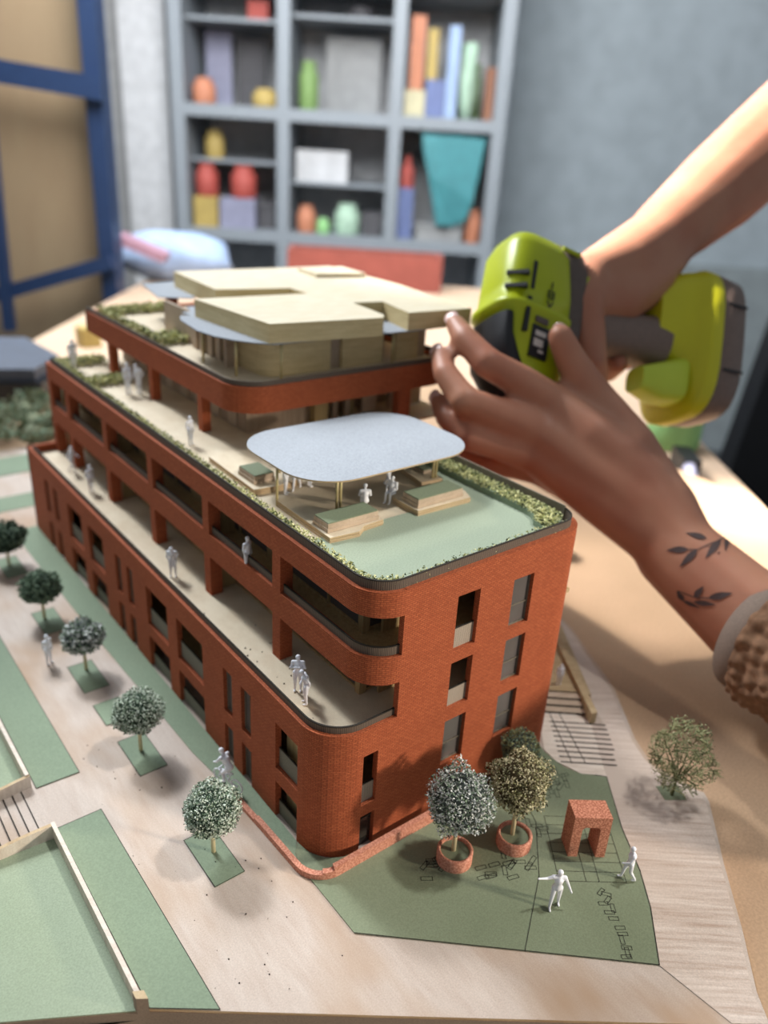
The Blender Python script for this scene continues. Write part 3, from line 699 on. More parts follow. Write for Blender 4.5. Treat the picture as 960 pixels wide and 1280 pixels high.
# ------------------------------------------------------------------ figures
def fig(x, y, z, rot, label, pose='stand', h=2.0, group='white scale figures'):
    k = h/1.9
    hip = 0.98; sh = 1.52; hd = 1.76
    J = dict(hipL=(-.11, 0, hip), hipR=(.11, 0, hip), knL=(-.12, -.02, .52), knR=(.12, -.02, .52), anL=(-.13, .02, .07), anR=(.13, .02, .07),
             shL=(-.22, 0, sh-.02), shR=(.22, 0, sh-.02), elL=(-.28, .03, 1.22), elR=(.28, .03, 1.22), haL=(-.25, -.06, .95), haR=(.25, -.06, .95),
             pel=(0, 0, 1.02), che=(0, 0, 1.38), nek=(0, 0, 1.58), hed=(0, -.03, hd))
    if pose == 'wave': J.update(elL=(-.45, -.02, 1.42), haL=(-.72, -.12, 1.5), elR=(.36, .02, 1.2), haR=(.5, -.05, .9), knL=(-.16, -.08, .53), anL=(-.2, -.14, .07), knR=(.14, .05, .52), anR=(.17, .12, .07))
    if pose == 'walk': J.update(knL=(-.12, -.16, .54), anL=(-.13, -.22, .07), knR=(.12, .04, .55), anR=(.13, .3, .12), elL=(-.28, .18, 1.24), haL=(-.26, .05, 1.0), elR=(.3, -.14, 1.26), haR=(.2, -.36, 1.15))
    if pose == 'cross': J.update(elL=(-.32, -.05, 1.24), elR=(.32, -.05, 1.24), haL=(.05, -.2, 1.36), haR=(-.05, -.2, 1.33))
    if pose == 'lean': J.update(pel=(0, .06, 1.02), che=(0, -.05, 1.38), nek=(0, -.1, 1.57), hed=(0, -.2, 1.72), shL=(-.2, -.05, 1.5), shR=(.2, -.05, 1.5), elR=(.3, .1, 1.3), haR=(.14, .14, 1.05), elL=(-.26, -.1, 1.22), haL=(-.12, -.22, 1.1), knL=(-.1, -.06, .52))
    if pose == 'sit': J.update(hipL=(-.11, 0, .5), hipR=(.11, 0, .5), pel=(0, 0, .52), che=(0, -.02, .9), nek=(0, -.03, 1.1), hed=(0, -.05, 1.28), shL=(-.22, 0, 1.04), shR=(.22, 0, 1.04), elL=(-.3, -.08, .76), elR=(.3, -.08, .76), haL=(-.15, -.35, .62), haR=(.15, -.35, .62), knL=(-.13, -.42, .52), knR=(.13, -.42, .52), anL=(-.13, -.45, .07), anR=(.13, -.45, .07))
    if pose == 'ride': J.update(hipL=(-.1, .1, .95), hipR=(.1, .1, .95), pel=(0, .12, 1.0), che=(0, -.12, 1.3), nek=(0, -.24, 1.48), hed=(0, -.34, 1.62), shL=(-.2, -.2, 1.42), shR=(.2, -.2, 1.42), elL=(-.26, -.36, 1.2), elR=(.26, -.36, 1.2), haL=(-.2, -.55, 1.05), haR=(.2, -.55, 1.05), knL=(-.12, -.22, .75), knR=(.12, -.2, .6), anL=(-.12, -.06, .42), anR=(.12, -.05, .2))
    j = {a: Vector(b)*k for a, b in J.items()}
    parts = [([j['pel'], (j['pel']+j['che'])/2, j['che'], (j['che']+j['nek'])/2], [.165*k, .145*k, .18*k, .11*k]), ([j['nek'], j['hed']-Vector((0, 0, .06))*k], .06*k), ([j['hed']+Vector((0, 0, .02))*k], .115*k), ([j['hed']+Vector((0, -.025, -.05))*k], .085*k),
             ([j['shL'], j['shR']], .085*k)]
    for sd in 'LR':
        parts += [([j['hip'+sd], j['kn'+sd], j['an'+sd]], [.115*k, .08*k, .05*k]), ([j['an'+sd]-Vector((0, 0, .02)), j['an'+sd]+Vector((0, -.15*k, -.02))], .048*k),
                  ([j['sh'+sd], j['el'+sd], j['ha'+sd]], [.075*k, .055*k, .04*k]), ([j['ha'+sd], j['ha'+sd]+(j['ha'+sd]-j['el'+sd]).normalized()*.09*k], .042*k)]
    o = organic('scale_figure', parts, .034, 'figure_white', None, (0, 0, 0), 2)
    o.location = Vector((x, y, z))*S; o.rotation_euler = (0, 0, rot)
    return tag(o, label, 'scale figure', group)
BR = .28
fig(7.25, -7.34, .05, -.687, 'white figure on the plaza with one arm stretched out to the left', 'wave', 2.2)
fig(11.1, -8.35, .05, -2.26, 'white walking figure at the right edge of the green plaza', 'walk', 2.0)
fig(1.55, 4.6, 6.42, -.687, 'white figure with folded arms on the near end of the lower terrace', 'cross', 2.05)
fig(1.35, 3.6, 6.42, -2.0, 'white stooping figure on the lower terrace, nearest the building corner', 'lean', 1.95)
fig(1.25, 17.5, 6.42, -.6, 'white figure halfway along the lower terrace, beside the third brick post', 'lean', 2.1)
fig(2.3, 10.6, 9.8, .4, 'grey looking figure standing behind the rail of the open middle storey', 'stand', 1.95)
fig(7.2, 7.5, 13.25, 2.6, 'white seated figure behind the near left terrace bench', 'sit', 1.9)
fig(9.1, 7.7, 13.22, -1.2, 'white seated figure at the left end of the right terrace bench', 'sit', 1.9)
fig(10.0, 9.2, 13.2, .3, 'white figure standing under the middle of the canopy, head hidden by it', 'walk', 2.0)
fig(4.9, 11.2, 13.2, .8, 'white figure under the canopy edge, leftmost of the group at the far bench', 'stand', 1.9)
fig(5.7, 11.4, 13.2, -.8, 'white figure in the middle of the group at the far bench', 'walk', 1.9)
fig(6.5, 11.4, 13.2, 1.5, 'white figure at the right of the group at the far bench', 'stand', 1.8)
fig(3.9, 20.1, 13.2, .4, 'small white figure alone on the roof terrace beside the first brick ring post', 'stand', 1.8)
fig(4.6, 31.2, 13.2, .4, 'left blurred white figure of the pair at the far planting of the roof terrace', 'stand', 2.2)
fig(5.3, 30.9, 13.2, -1.2, 'right blurred white figure of the pair at the far planting of the roof terrace', 'lean', 2.2)
fig(3.5, 38.9, 13.2, .3, 'blurred white figure at the far end of the roof terrace', 'stand', 2.3)
fig(-5.0, 22.2, 0, .5, 'blurred white figure standing on the street between two round trees', 'stand', 2.1)
fig(1.5, 31.5, 6.42, .5, 'blurred white figure on the far half of the lower terrace', 'stand', 2.1)
fig(1.6, 35.6, 6.42, .9, 'blurred white figure near the far end of the lower terrace', 'walk', 2.1)
fig(19.3, 2.9, .44, -.5, 'tiny white figure on the raised timber deck right of the building', 'stand', 1.5)
fig(-1.0, 6.95, .2, PI+BR, 'white figure riding a bicycle along the left street, behind the nearest tree', 'ride', 2.3)
bk = thing('toy_bicycle', (-1.0, 6.95, 0.05), 'small white bicycle ridden by a figure, at the end of the low wall', 'bicycle'); bk['_o'] = (0, 0, 0)
bk.rotation_euler = (0, 0, PI+BR)
def ring(c, r, t): return [(c[0], c[1]+r*math.cos(2*PI*i/20), c[2]+r*math.sin(2*PI*i/20)) for i in range(21)]
for y in (-.62, .62):
    MB().tube(ring((0, y, .4), .38, 0), .04, 6, caps=False).tube([(-.05, y, .4), (.05, y, .4)], .05, 6).build('wheel', 'figure_white', bk)
MB().tube([(0, .62, .4), (0, .05, .42), (0, -.5, 1.0), (0, -.62, .4)], .035, 6).tube([(0, .05, .42), (0, .22, 1.0)], .035, 6).tube([(0, .2, .95), (0, -.48, .95)], .035, 6).tube([(-.22, -.5, 1.05), (.22, -.5, 1.05)], .035, 6).tube([(0, .1, 1.02), (0, .34, 1.02)], .06, 6).build('bicycle_frame', 'figure_white', bk)
# ------------------------------------------------------------------ more materials
def skin(name, col, red):
    m, nt, b = nodes(name)
    n = N(nt, 'ShaderNodeTexNoise', Scale=26.0, Detail=4.0); nt.links.new(objco(nt), n.inputs[0])
    n2 = N(nt, 'ShaderNodeTexNoise', Scale=900.0, Detail=2.0); nt.links.new(objco(nt), n2.inputs[0])
    nt.links.new(mixc(nt, ramp(nt, n.outputs[0], .4, .75), srgb(col), srgb(red)), b.inputs['Base Color'])
    b.inputs['Roughness'].default_value = .48; b.inputs['Specular IOR Level'].default_value = .35
    b.inputs['Subsurface Weight'].default_value = .12; b.inputs['Subsurface Radius'].default_value = (1, .35, .2); b.inputs['Subsurface Scale'].default_value = .006
    bump(nt, b, n2.outputs[0], .15, .0002)
skin('skin', (186, 132, 106), (174, 112, 88))
plain('nail', (226, 188, 178), .25, var=.03)
plain('tattoo_ink', (74, 58, 56), .6)
plain('fleece', (126, 94, 70), .95, scale=300, var=.25)
plain('cuff', (128, 112, 100), .9, scale=1200, var=.15)
plain('tool_green', (176, 188, 22), .35, var=.03)
plain('tool_yellow', (210, 204, 36), .35, var=.03)
plain('tool_green_pale', (206, 222, 70), .35, var=.03)
plain('tool_grey', (96, 84, 78), .6, var=.08, scale=300)
plain('tool_black', (30, 30, 34), .45, var=.1)
plain('tool_brown', (126, 106, 96), .5, var=.08, scale=300)
plain('print_white', (214, 206, 200), .5, var=.02)

# ------------------------------------------------------------------ the person's two arms
pers = thing('person', (30, 6, 0), 'person reaching in from the right, fleece sleeve and leaf tattoos, both hands on the drill', 'person')
V = Vector
fore = [V((26.0, -14.5, 5.6)), V((26.6, -11, 5.5)), V((27.1, -7.0, 5.4)), V((27.2, -3.6, 6.0)), V((27.1, 1.6, 8.0)), V((27.7, 3.8, 9.8))]
hand = [(fore, [3.1, 3.05, 3.0, 2.9, 2.55, 2.45]),
        # the wrist widening into the back of the hand
        ([V((27.1, 1.6, 8.0)), V((27.0, 5.0, 11.2)), V((25.4, 8.0, 13.8)), V((24.7, 10.6, 15.2))], [2.4, 2.0, 1.6, 1.25]),
        ([V((27.0, 3.0, 9.0)), V((25.6, 6.0, 11.2)), V((23.6, 9.6, 13.4))], [2.2, 1.9, 1.35]),
        ([V((26.8, 2.6, 8.6)), V((25.2, 6.0, 10.2)), V((23.2, 9.8, 12.0))], [2.1, 1.8, 1.25]),
        ([V((27.6, 2.8, 8.4)), V((26.2, 6.4, 9.8)), V((24.0, 10.2, 10.9))], [2.0, 1.6, 1.1]),
        ([V((28.0, 3.6, 9.8)), V((28.4, 7.0, 12.6)), V((28.3, 9.6, 14.6))], [2.1, 1.8, 1.3]),
        ([V((26.5, 6.5, 12.8)), V((27.2, 9.0, 14.4))], [1.7, 1.15]),
        # index, middle, ring, little finger
        ([V((24.7, 10.7, 15.3)), V((22.4, 11.8, 16.8)), V((20.4, 12.9, 17.9)), V((20.3, 15.0, 19.0)), V((20.9, 16.7, 19.6))], [1.22, 1.08, 1.0, .84, .66]),
        ([V((23.3, 10.4, 13.8)), V((20.6, 11.6, 15.0)), V((18.4, 12.6, 15.9)), V((18.5, 14.6, 17.1)), V((19.4, 16.2, 17.8))], [1.2, 1.06, .98, .82, .64]),
        ([V((22.9, 10.5, 12.2)), V((20.8, 11.5, 12.9)), V((18.9, 12.3, 13.5)), V((18.6, 14.2, 14.3)), V((19.3, 15.8, 14.9))], [1.1, .98, .92, .78, .62]),
        ([V((23.8, 10.8, 10.9)), V((22.3, 11.9, 11.1)), V((21.2, 12.8, 11.2)), V((20.9, 14.2, 11.4)), V((21.1, 15.4, 11.6))], [.98, .86, .8, .68, .55]),
        # thumb
        ([V((28.0, 6.8, 13.0)), V((27.1, 9.6, 15.8)), V((25.9, 10.9, 17.9)), V((25.2, 11.5, 19.4))], [1.7, 1.25, 1.05, .85])]
armL = organic('arm', hand, .26, 'skin', pers, (0, 0, 0), 10)
def nail(tip, back, side, w=.5, l=.62):
    t = (V(tip)-V(back)).normalized(); n = V(side); n = (n-t*n.dot(t)).normalized(); b = t.cross(n)
    m = MB(); M = Matrix((t, b, n)).transposed()
    m.ball(V(tip)+t*.12+n*.36, 1, 0, 12, 8, (l, w, .16), M)
    return m.build('fingernail', 'nail', pers)
nail((20.9, 16.7, 19.6), (20.3, 15.0, 19.0), (-.8, -.5, .5)); nail((19.4, 16.2, 17.8), (18.5, 14.6, 17.1), (-.9, -.3, .4))
nail((19.3, 15.8, 14.9), (18.6, 14.2, 14.3), (-1, -.3, .3)); nail((25.2, 11.5, 19.4), (25.9, 10.9, 17.9), (.8, .5, .5), .55, .7)
# sleeve: smooth cuff band and curly fleece
cd_ = V((-.17, -.98, .02)).normalized()
c0 = V((26.85, -4.25, 5.25))
m = MB(); m.tube([c0, c0+cd_*.15, c0+cd_*1.3, c0+cd_*1.45], [3.05, 3.3, 3.5, 3.4], 40); m.build('cuff', 'cuff', pers)
m = MB(); nu, nv = 150, 90; vs = []; fs = []
a1 = cd_.cross(V((0, 0, 1))).normalized(); a2 = a1.cross(cd_)
for j in range(nv+1):
    t = j/nv; p = c0+cd_*(1.2+t*13)+V((.0, 0, -.0))*t
    for i in range(nu):
        a = 2*PI*i/nu; d = a1*math.cos(a)+a2*math.sin(a); q = p+d*(3.7+t*.9)
        w_ = noise.voronoi(q*1.35)[0]; r_ = 3.55+t*.6+.55*(.55-min(.9, w_[0]))+.3*noise.noise(q*.5)
        if j == 0: r_ = 3.2
        vs.append(p+d*r_)
for j in range(nv):
    for i in range(nu):
        a = j*nu+i; b = j*nu+(i+1) % nu; fs.append((a, b, b+nu, a+nu))
fs.append(tuple(range(nv*nu, nv*nu+nu)))
m.add(vs, fs, 0, smooth=True); m.build('sleeve', 'fleece', pers)
# leaf tattoos, drawn on the skin surface
bt = BVHTree.FromObject(armL, bpy.context.evaluated_depsgraph_get())
off = V(armL['_o'])
EYE = V((-15.04, -21.16, 29.93))
def onskin(p, lift=.05):
    o_ = V(p)+(EYE-V(p)).normalized()*12
    q, nn, _, _ = bt.ray_cast((o_-off)*S, (V(p)-o_).normalized(), 30*S)
    if q is None: q, nn, _, _ = bt.find_nearest((V(p)-off)*S)
    if nn.dot(o_-V(p)) < 0: nn = -nn
    return q/S+off+nn*lift
def leaf(mb, a, b, w):
    a, b = V(a), V(b); d = b-a; _, nn, _, _ = bt.find_nearest((a-off)*S); s_ = d.cross(nn).normalized()
    L = [onskin(a+d*t) for t in (0, .2, .4, .6, .8, 1)]
    ww = [.02, w*.8, w, w*.85, w*.45, .02]
    A_ = [onskin(p+s_*k) for p, k in zip(L, ww)]; B_ = [onskin(p-s_*k) for p, k in zip(L, ww)]
    n = 6; mb.add(A_+B_, [(i, i+1, n+i+1, n+i) for i in range(n-1)])
def stem(mb, pts, w=.06):
    for a, b in zip(pts, pts[1:]):
        k = 5
        for i in range(k): 
            p, q = onskin(V(a).lerp(V(b), i/k)), onskin(V(a).lerp(V(b), (i+1)/k)); _, nn, _, _ = bt.find_nearest((p-off)*S); s_ = (q-p).cross(nn).normalized()*w
            mb.add([p+s_, q+s_, q-s_, p-s_], [(0, 1, 2, 3)])
tt = MB()
T1 = [V(q) for q in ((22.9, -.1, 10.0), (23.9, -.8, 10.1), (24.0, -.4, 10.9), (24.8, -1.2, 10.7), (23.3, -.9, 9.2), (24.3, -1.1, 10.1), (24.5, -1.6, 9.7), (25.4, -1.7, 10.7), (25.5, -2.1, 10.1), (25.7, -1.9, 10.9))]
leaf(tt, T1[1], T1[0], .2); leaf(tt, T1[3], T1[2], .2); leaf(tt, T1[5], T1[4], .2); leaf(tt, T1[7], T1[6], .2); leaf(tt, T1[9], T1[8], .14); stem(tt, [T1[1], T1[5], T1[7], T1[9]], .035)
T2 = [V(q) for q in ((22.9, -1.3, 8.0), (23.1, -1.7, 7.5), (23.6, -2.0, 7.7), (24.1, -2.1, 8.3), (24.2, -2.5, 7.7), (25.3, -3.2, 8.0), (23.5, -2.1, 7.5), (24.4, -2.9, 7.4), (23.7, -2.4, 7.2))]
leaf(tt, T2[1], T2[0], .18); leaf(tt, T2[2], T2[3], .18); leaf(tt, T2[4], T2[5], .2); leaf(tt, T2[6], T2[7], .15); leaf(tt, T2[1], T2[8], .12); stem(tt, [T2[0], T2[2], T2[4]], .035)
tt.build('tattoo', 'tattoo_ink', pers)
# the other arm, coming down from the upper right and closing on the handle
rh = [([V((86, 16, 50)), V((71.0, 16.5, 41.9)), V((64.4, 16.5, 37.6)), V((48.6, 16.7, 28.1)), V((41.6, 16.4, 24.6))], [4.6, 4.4, 4.2, 3.5, 2.7]),
      ([V((42.0, 16.4, 24.6)), V((36.4, 15.8, 22.8)), V((32.2, 15.7, 22.2))], [2.6, 2.4, 1.5]),
      ([V((41.5, 16.0, 24.0)), V((37.2, 14.8, 21.4)), V((34.6, 14.6, 20.4))], [2.3, 2.1, 1.5]),
      ([V((40.5, 16.6, 23.0)), V((37.6, 16.4, 20.6)), V((36.4, 15.0, 19.0))], [2.1, 1.9, 1.2]),
      # index finger down along the trigger, thumb and the three curled fingers
      ([V((32.0, 15.3, 21.9)), V((30.4, 14.2, 20.4)), V((30.0, 13.2, 18.8)), V((29.8, 12.4, 17.2)), V((30.6, 12.3, 16.0))], [1.55, 1.45, 1.35, 1.2, .95]),
      ([V((38.5, 15.2, 22.0)), V((34.6, 14.6, 20.6)), V((32.0, 14.6, 20.6))], [2.3, 2.1, 1.6]),
      ([V((38.0, 17.0, 21.0)), V((36.6, 18.0, 18.2)), V((35.2, 16.4, 15.6)), V((34.2, 13.9, 15.6)), V((33.6, 12.8, 16.4))], [1.5, 1.2, 1.1, .95, .8]),
      ([V((39.5, 17.0, 21.0)), V((38.6, 18.0, 18.6)), V((37.3, 16.4, 16.2)), V((36.3, 13.9, 16.2)), V((35.8, 12.8, 17.0))], [1.4, 1.15, 1.0, .88, .74]),
      ([V((37.5, 17.4, 21.6)), V((36.6, 18.6, 19.8)), V((34.8, 18.6, 18.4)), V((33.2, 18.2, 17.8))], [1.6, 1.15, .95, .72])]
armR = organic('arm', rh, .28, 'skin', pers, (0, 0, 0), 10)

# ------------------------------------------------------------------ cordless drill
DR = thing('power_drill', (30, 14, 12), 'lime green cordless drill with grey grip and brown battery, held in both hands', 'drill')
h0, h1 = V((29.1, 17.8, 23.4)), V((24.4, 13.9, 15.7)); foot = V((41.4, 11.6, 16.7)); mid = V((27.7, 15.7, 19.7))
e2 = (h1-h0).normalized(); e1 = (foot-mid); e1 = (e1-e2*e1.dot(e2)).normalized(); e3 = e1.cross(e2).normalized()
if e3.dot(V((-15, -21, 30))-mid) < 0: e3 = -e3
hc = (h0+h1)/2
def D(a, b, c): return hc+e1*a+e2*b+e3*c          # along handle, towards the bit, towards the camera
def loft(mb, secs, mi=0, seg=28, pw=.55, cap=True):
    # rounded-rectangle sections (centre a,b ; half widths) stacked along the bit direction
    vs = []; fs = []
    for (a0, b0, c0_, ha, hc_) in secs:
        for k in range(seg):
            t = 2*PI*k/seg; ca, sa = math.cos(t), math.sin(t)
            vs.append(D(a0+ha*math.copysign(abs(ca)**pw, ca), b0, c0_+hc_*math.copysign(abs(sa)**pw, sa)))
    n = len(secs)
    for i in range(n-1):
        for k in range(seg):
            a = i*seg+k; b = i*seg+(k+1) % seg; fs.append((a, b, b+seg, a+seg))
    mb.add(vs, fs, mi, smooth=True)
    if cap: mb.add(vs[:seg], [tuple(range(seg))], mi); mb.add(vs[-seg:], [tuple(range(seg))], mi)
    return mb
m = MB(); loft(m, [(-.9, -5.1, 0, 1.3, 1.5), (-.6, -4.8, 0, 2.1, 2.1), (-.45, -3.9, 0, 2.6, 2.5), (-.3, -1, 0, 2.8, 2.6), (-.3, .2, 0, 2.8, 2.6), (-.4, .3, 0, 3.0, 2.75), (-.4, .7, 0, 3.0, 2.75), (-.3, .9, 0, 2.75, 2.55), (0, 3.6, 0, 2.5, 2.4), (.3, 5.4, 0, 2.1, 2.1)])
m.build('motor_housing', 'tool_green', DR)
m = MB(); loft(m, [(1.2, -5.2, 0, .9, 1.7), (1.5, -4.7, 0, 1.4, 2.3), (1.95, -3.6, 0, 1.3, 2.5), (2.25, -2, 0, 1.05, 2.45), (2.3, .8, 0, 1.0, 2.35), (2.2, 2.6, 0, .9, 2.1)]); cap_ = m.build('rubber_cap', 'tool_grey', DR)
m = MB(); m.obox(D(2.75, -2.6, 2.25), e1*.28, e2*.75, e3*.1).obox(D(1.2, -4.5, 2.42), e1*.7, e2*.12, e3*.1); m.pieces('rubber_inset', 'tool_green', cap_)
m = MB(); loft(m, [(-2.65, 1.3, .05, .5, 2.3), (-2.5, 2.6, .05, .6, 2.3), (-1.8, 4.4, .05, 1.1, 2.3), (-.6, 5.6, 0, 1.6, 1.9), (-.4, 6.6, 0, 1.2, 1.5)], pw=.75); m.build('nose_guard', 'tool_black', DR)
m = MB(); m.tube([D(-.3, 6.2, 0), D(-.3, 7.2, 0), D(-.3, 7.3, 0), D(-.3, 8.4, 0)], [1.15, 1.0, .85, .6], 20); m.build('chuck', 'tool_black', DR)
m = MB(); m.tube([D(-.3, 8.3, 0), D(-.3, 10.0, 0)], .18, 8); m.build('drill_bit', 'tool_grey', DR)
m = MB()
for b in (-1.5, -.55): m.obox(D(-2.5, b, 2.2), (e1*.6+e3*.7)*.8, e2*.13, (e3*.6-e1*.7)*.2)
m.obox(D(-1.5, -1.6, 2.5), e1*.13, e2*1.0, e3*.1).obox(D(-1.6, 1.2, 2.45), e1*.14, e2*1.2, e3*.22)
m.pieces('vent_slot', 'tool_black', DR)
m = MB(); m.obox(D(-.45, 1.3, 2.6), e1*.48, e2*.2, e3*.08); m.build('badge', 'tool_grey', DR)
m = MB(); m.obox(D(-.35, 2.75, 2.35), e1*.68, e2*1.1, e3*.2)
pl_ = m.build('name_plate', 'tool_black', DR)
def strokes(mb, a0, b0, c_, w, hgt, segs, th=.06):
    for (x0, y0, x1, y1) in segs:
        p, q = D(a0+w*x0, b0+hgt*y0, c_), D(a0+w*x1, b0+hgt*y1, c_); d = (q-p); n_ = d.cross(e3).normalized()*th
        mb.add([p+n_, q+n_, q-n_, p-n_, p+n_+e3*.03, q+n_+e3*.03, q-n_+e3*.03, p-n_+e3*.03], [(0,1,2,3), (4,5,6,7), (0,1,5,4), (2,3,7,6)])
G_ = {'1': [(.5,0,.5,1)], '8': [(0,0,1,0),(0,.5,1,.5),(0,1,1,1),(0,0,0,1),(1,0,1,1)], 'V': [(0,0,.5,1),(.5,1,1,0)]}
m = MB()
for i, ch in enumerate('18V'): strokes(m, -.3, -1.6+i*.68, 2.66, .45, .5, G_[ch], .045)
m.build('lettering', 'tool_black', DR)
m = MB()
m.obox(D(-.35, 2.2, 2.56), e1*.42, e2*.17, e3*.02).obox(D(-.45, 2.85, 2.56), e1*.36, e2*.26, e3*.02).obox(D(-.2, 3.4, 2.56), e1*.2, e2*.1, e3*.02)
m.pieces('print_block', 'print_white', pl_)
# handle, foot, battery: extents along e1
eh = (foot-mid).normalized()
es = (e3-eh*e3.dot(eh)).normalized()
def D1_(a, b, c): return mid+eh*a+e2*b+es*c
def loft1(mb, secs, mi=0, seg=28, pw=.6):
    vs = []; fs = []
    for (a0, b0, c0_, hb, hc_) in secs:
        for k in range(seg):
            t = 2*PI*k/seg; ca, sa = math.cos(t), math.sin(t)
            vs.append(D1_(a0, b0+hb*math.copysign(abs(ca)**pw, ca), c0_+hc_*math.copysign(abs(sa)**pw, sa)))
    n = len(secs)
    for i in range(n-1):
        for k in range(seg):
            a = i*seg+k; b = i*seg+(k+1) % seg; fs.append((a, b, b+seg, a+seg))
    mb.add(vs, fs, mi, smooth=True); mb.add(vs[:seg], [tuple(range(seg))], mi); mb.add(vs[-seg:], [tuple(range(seg))], mi)
    return mb
m = MB(); loft1(m, [(1.5, .2, 0, 2.2, 1.9), (3, .3, 0, 1.9, 1.75), (6, .2, 0, 1.7, 1.6), (9, .1, 0, 1.8, 1.65), (10.6, 0, 0, 2.2, 1.9)], pw=.8); m.build('grip', 'tool_brown', DR)
m = MB(); loft1(m, [(3.2, 2.4, 0, .5, .6), (4.4, 2.5, 0, .55, .6)]); m.build('trigger', 'tool_black', DR)
m = MB(); loft1(m, [(9.4, -1.4, 0, 2.4, 1.7), (10.6, -1.9, 0, 3.3, 2.0), (11.7, -1.8, 0, 3.9, 2.3), (12.2, -1.0, 0, 4.8, 2.7), (12.6, 0, 0, 5.8, 3.4), (12.8, 0, 0, 5.95, 3.5), (13.7, 0, 0, 5.95, 3.5)]); m.build('battery_shoe', 'tool_yellow', DR)
m = MB(); loft1(m, [(13.7, 0, 0, 5.75, 3.35), (13.9, 0, 0, 5.9, 3.5), (16.0, 0, 0, 5.7, 3.35), (16.4, 0, 0, 5.3, 3.0)])
bat = m.build('battery', 'tool_brown', DR)
m = MB()
for b in (-2.6, 2.6): m.obox(D1_(15.0, b, 3.44), eh*.95, e2*.1, es*.05)
m.pieces('battery_seam', 'tool_black', bat)
m = MB(); loft1(m, [(8.2, 3.6, 1.0, .9, .9), (10.0, 3.6, 1.0, 1.5, 1.2), (12.0, 3.2, .8, 1.8, 1.5)]); m.build('belt_clip', 'tool_green_pale', DR)
# ------------------------------------------------------------------ the room and what stands in it
card('wall_paint', (178, 188, 194), scale=300, sp=.1)
card('wall_low', (158, 166, 168), scale=300, sp=.1)
plain('floor_grey', (70, 74, 78), .6, scale=8)
wood('table_top', (206, 178, 152), (196, 166, 140), 8, 40, 40, .8)
plain('shelf_white', (138, 144, 150), .5, var=.03)
plain('frame_blue', (34, 52, 84), .45, var=.08)
wood('board_brown', (152, 132, 104), (142, 120, 94), 12, 12, 3)
plain('black_plastic', (24, 24, 26), .4)
plain('slate_plastic', (76, 84, 98), .5)
for nm, c in dict(c_red=(180, 56, 44), c_orange=(208, 120, 80), c_yellow=(190, 158, 72), c_teal=(44, 132, 140), c_blue=(96, 112, 168), c_paleblue=(160, 188, 232), c_pink=(180, 128, 148),
                  c_green=(112, 150, 70), c_palegreen=(176, 212, 182), c_grey=(150, 150, 150), c_dark=(60, 58, 62), c_white=(220, 220, 222), c_brown=(140, 80, 50), c_lime=(150, 220, 130), c_brick=(150, 58, 44), c_mauve=(140, 140, 168), c_cream=(214, 204, 160)).items():
    plain(nm, tuple(v*.74+128*.26 for v in c), .6, var=.12, scale=40)
RM = Matrix.Translation((-15.04, -21.16, 0)) @ Matrix.Rotation(-.687, 4, 'Z')       # room axes: x to the right, y away
def rbox(mb, x0, y0, z0, x1, y1, z1, mi=0): return mb.box(x0, y0, z0, x1, y1, z1, mi)
def rpt(x, y, z): return tuple(RM @ V((x, y, z)))
def rob(mb, name, mats, parent=None, at=None):
    return mb.build(name, mats, parent, rpt(*at) if at else (0, 0, 0), RM)
def rthing(name, at, label, cat, group=None): return thing(name, rpt(*at), label, cat, group)
FL = -85
tag(rob(MB().box(-330, -160, FL-4, 330, 345, FL), 'floor', 'floor_grey'), kind='structure')
tag(rob(MB().box(-330, 338, FL, 330, 345, 190), 'wall_back', 'wall_paint'), kind='structure')
tag(rob(MB().box(62, 334, FL, 330, 338, -8), 'trim_1', 'wall_low'), kind='structure')
# work table under the model
tb = rthing('work_table', (0, 60, FL), 'large pale wooden work table carrying the building model', 'table')
rob(MB().box(-57.5, -60, -4.5, 39, 205, -1.95), 'tabletop', 'table_top', tb)
for x in (-53, 34):
    for y in (-52, 196): rob(MB().box(x-3, y-3, FL, x+3, y+3, -4.5), 'leg', 'frame_blue', tb)
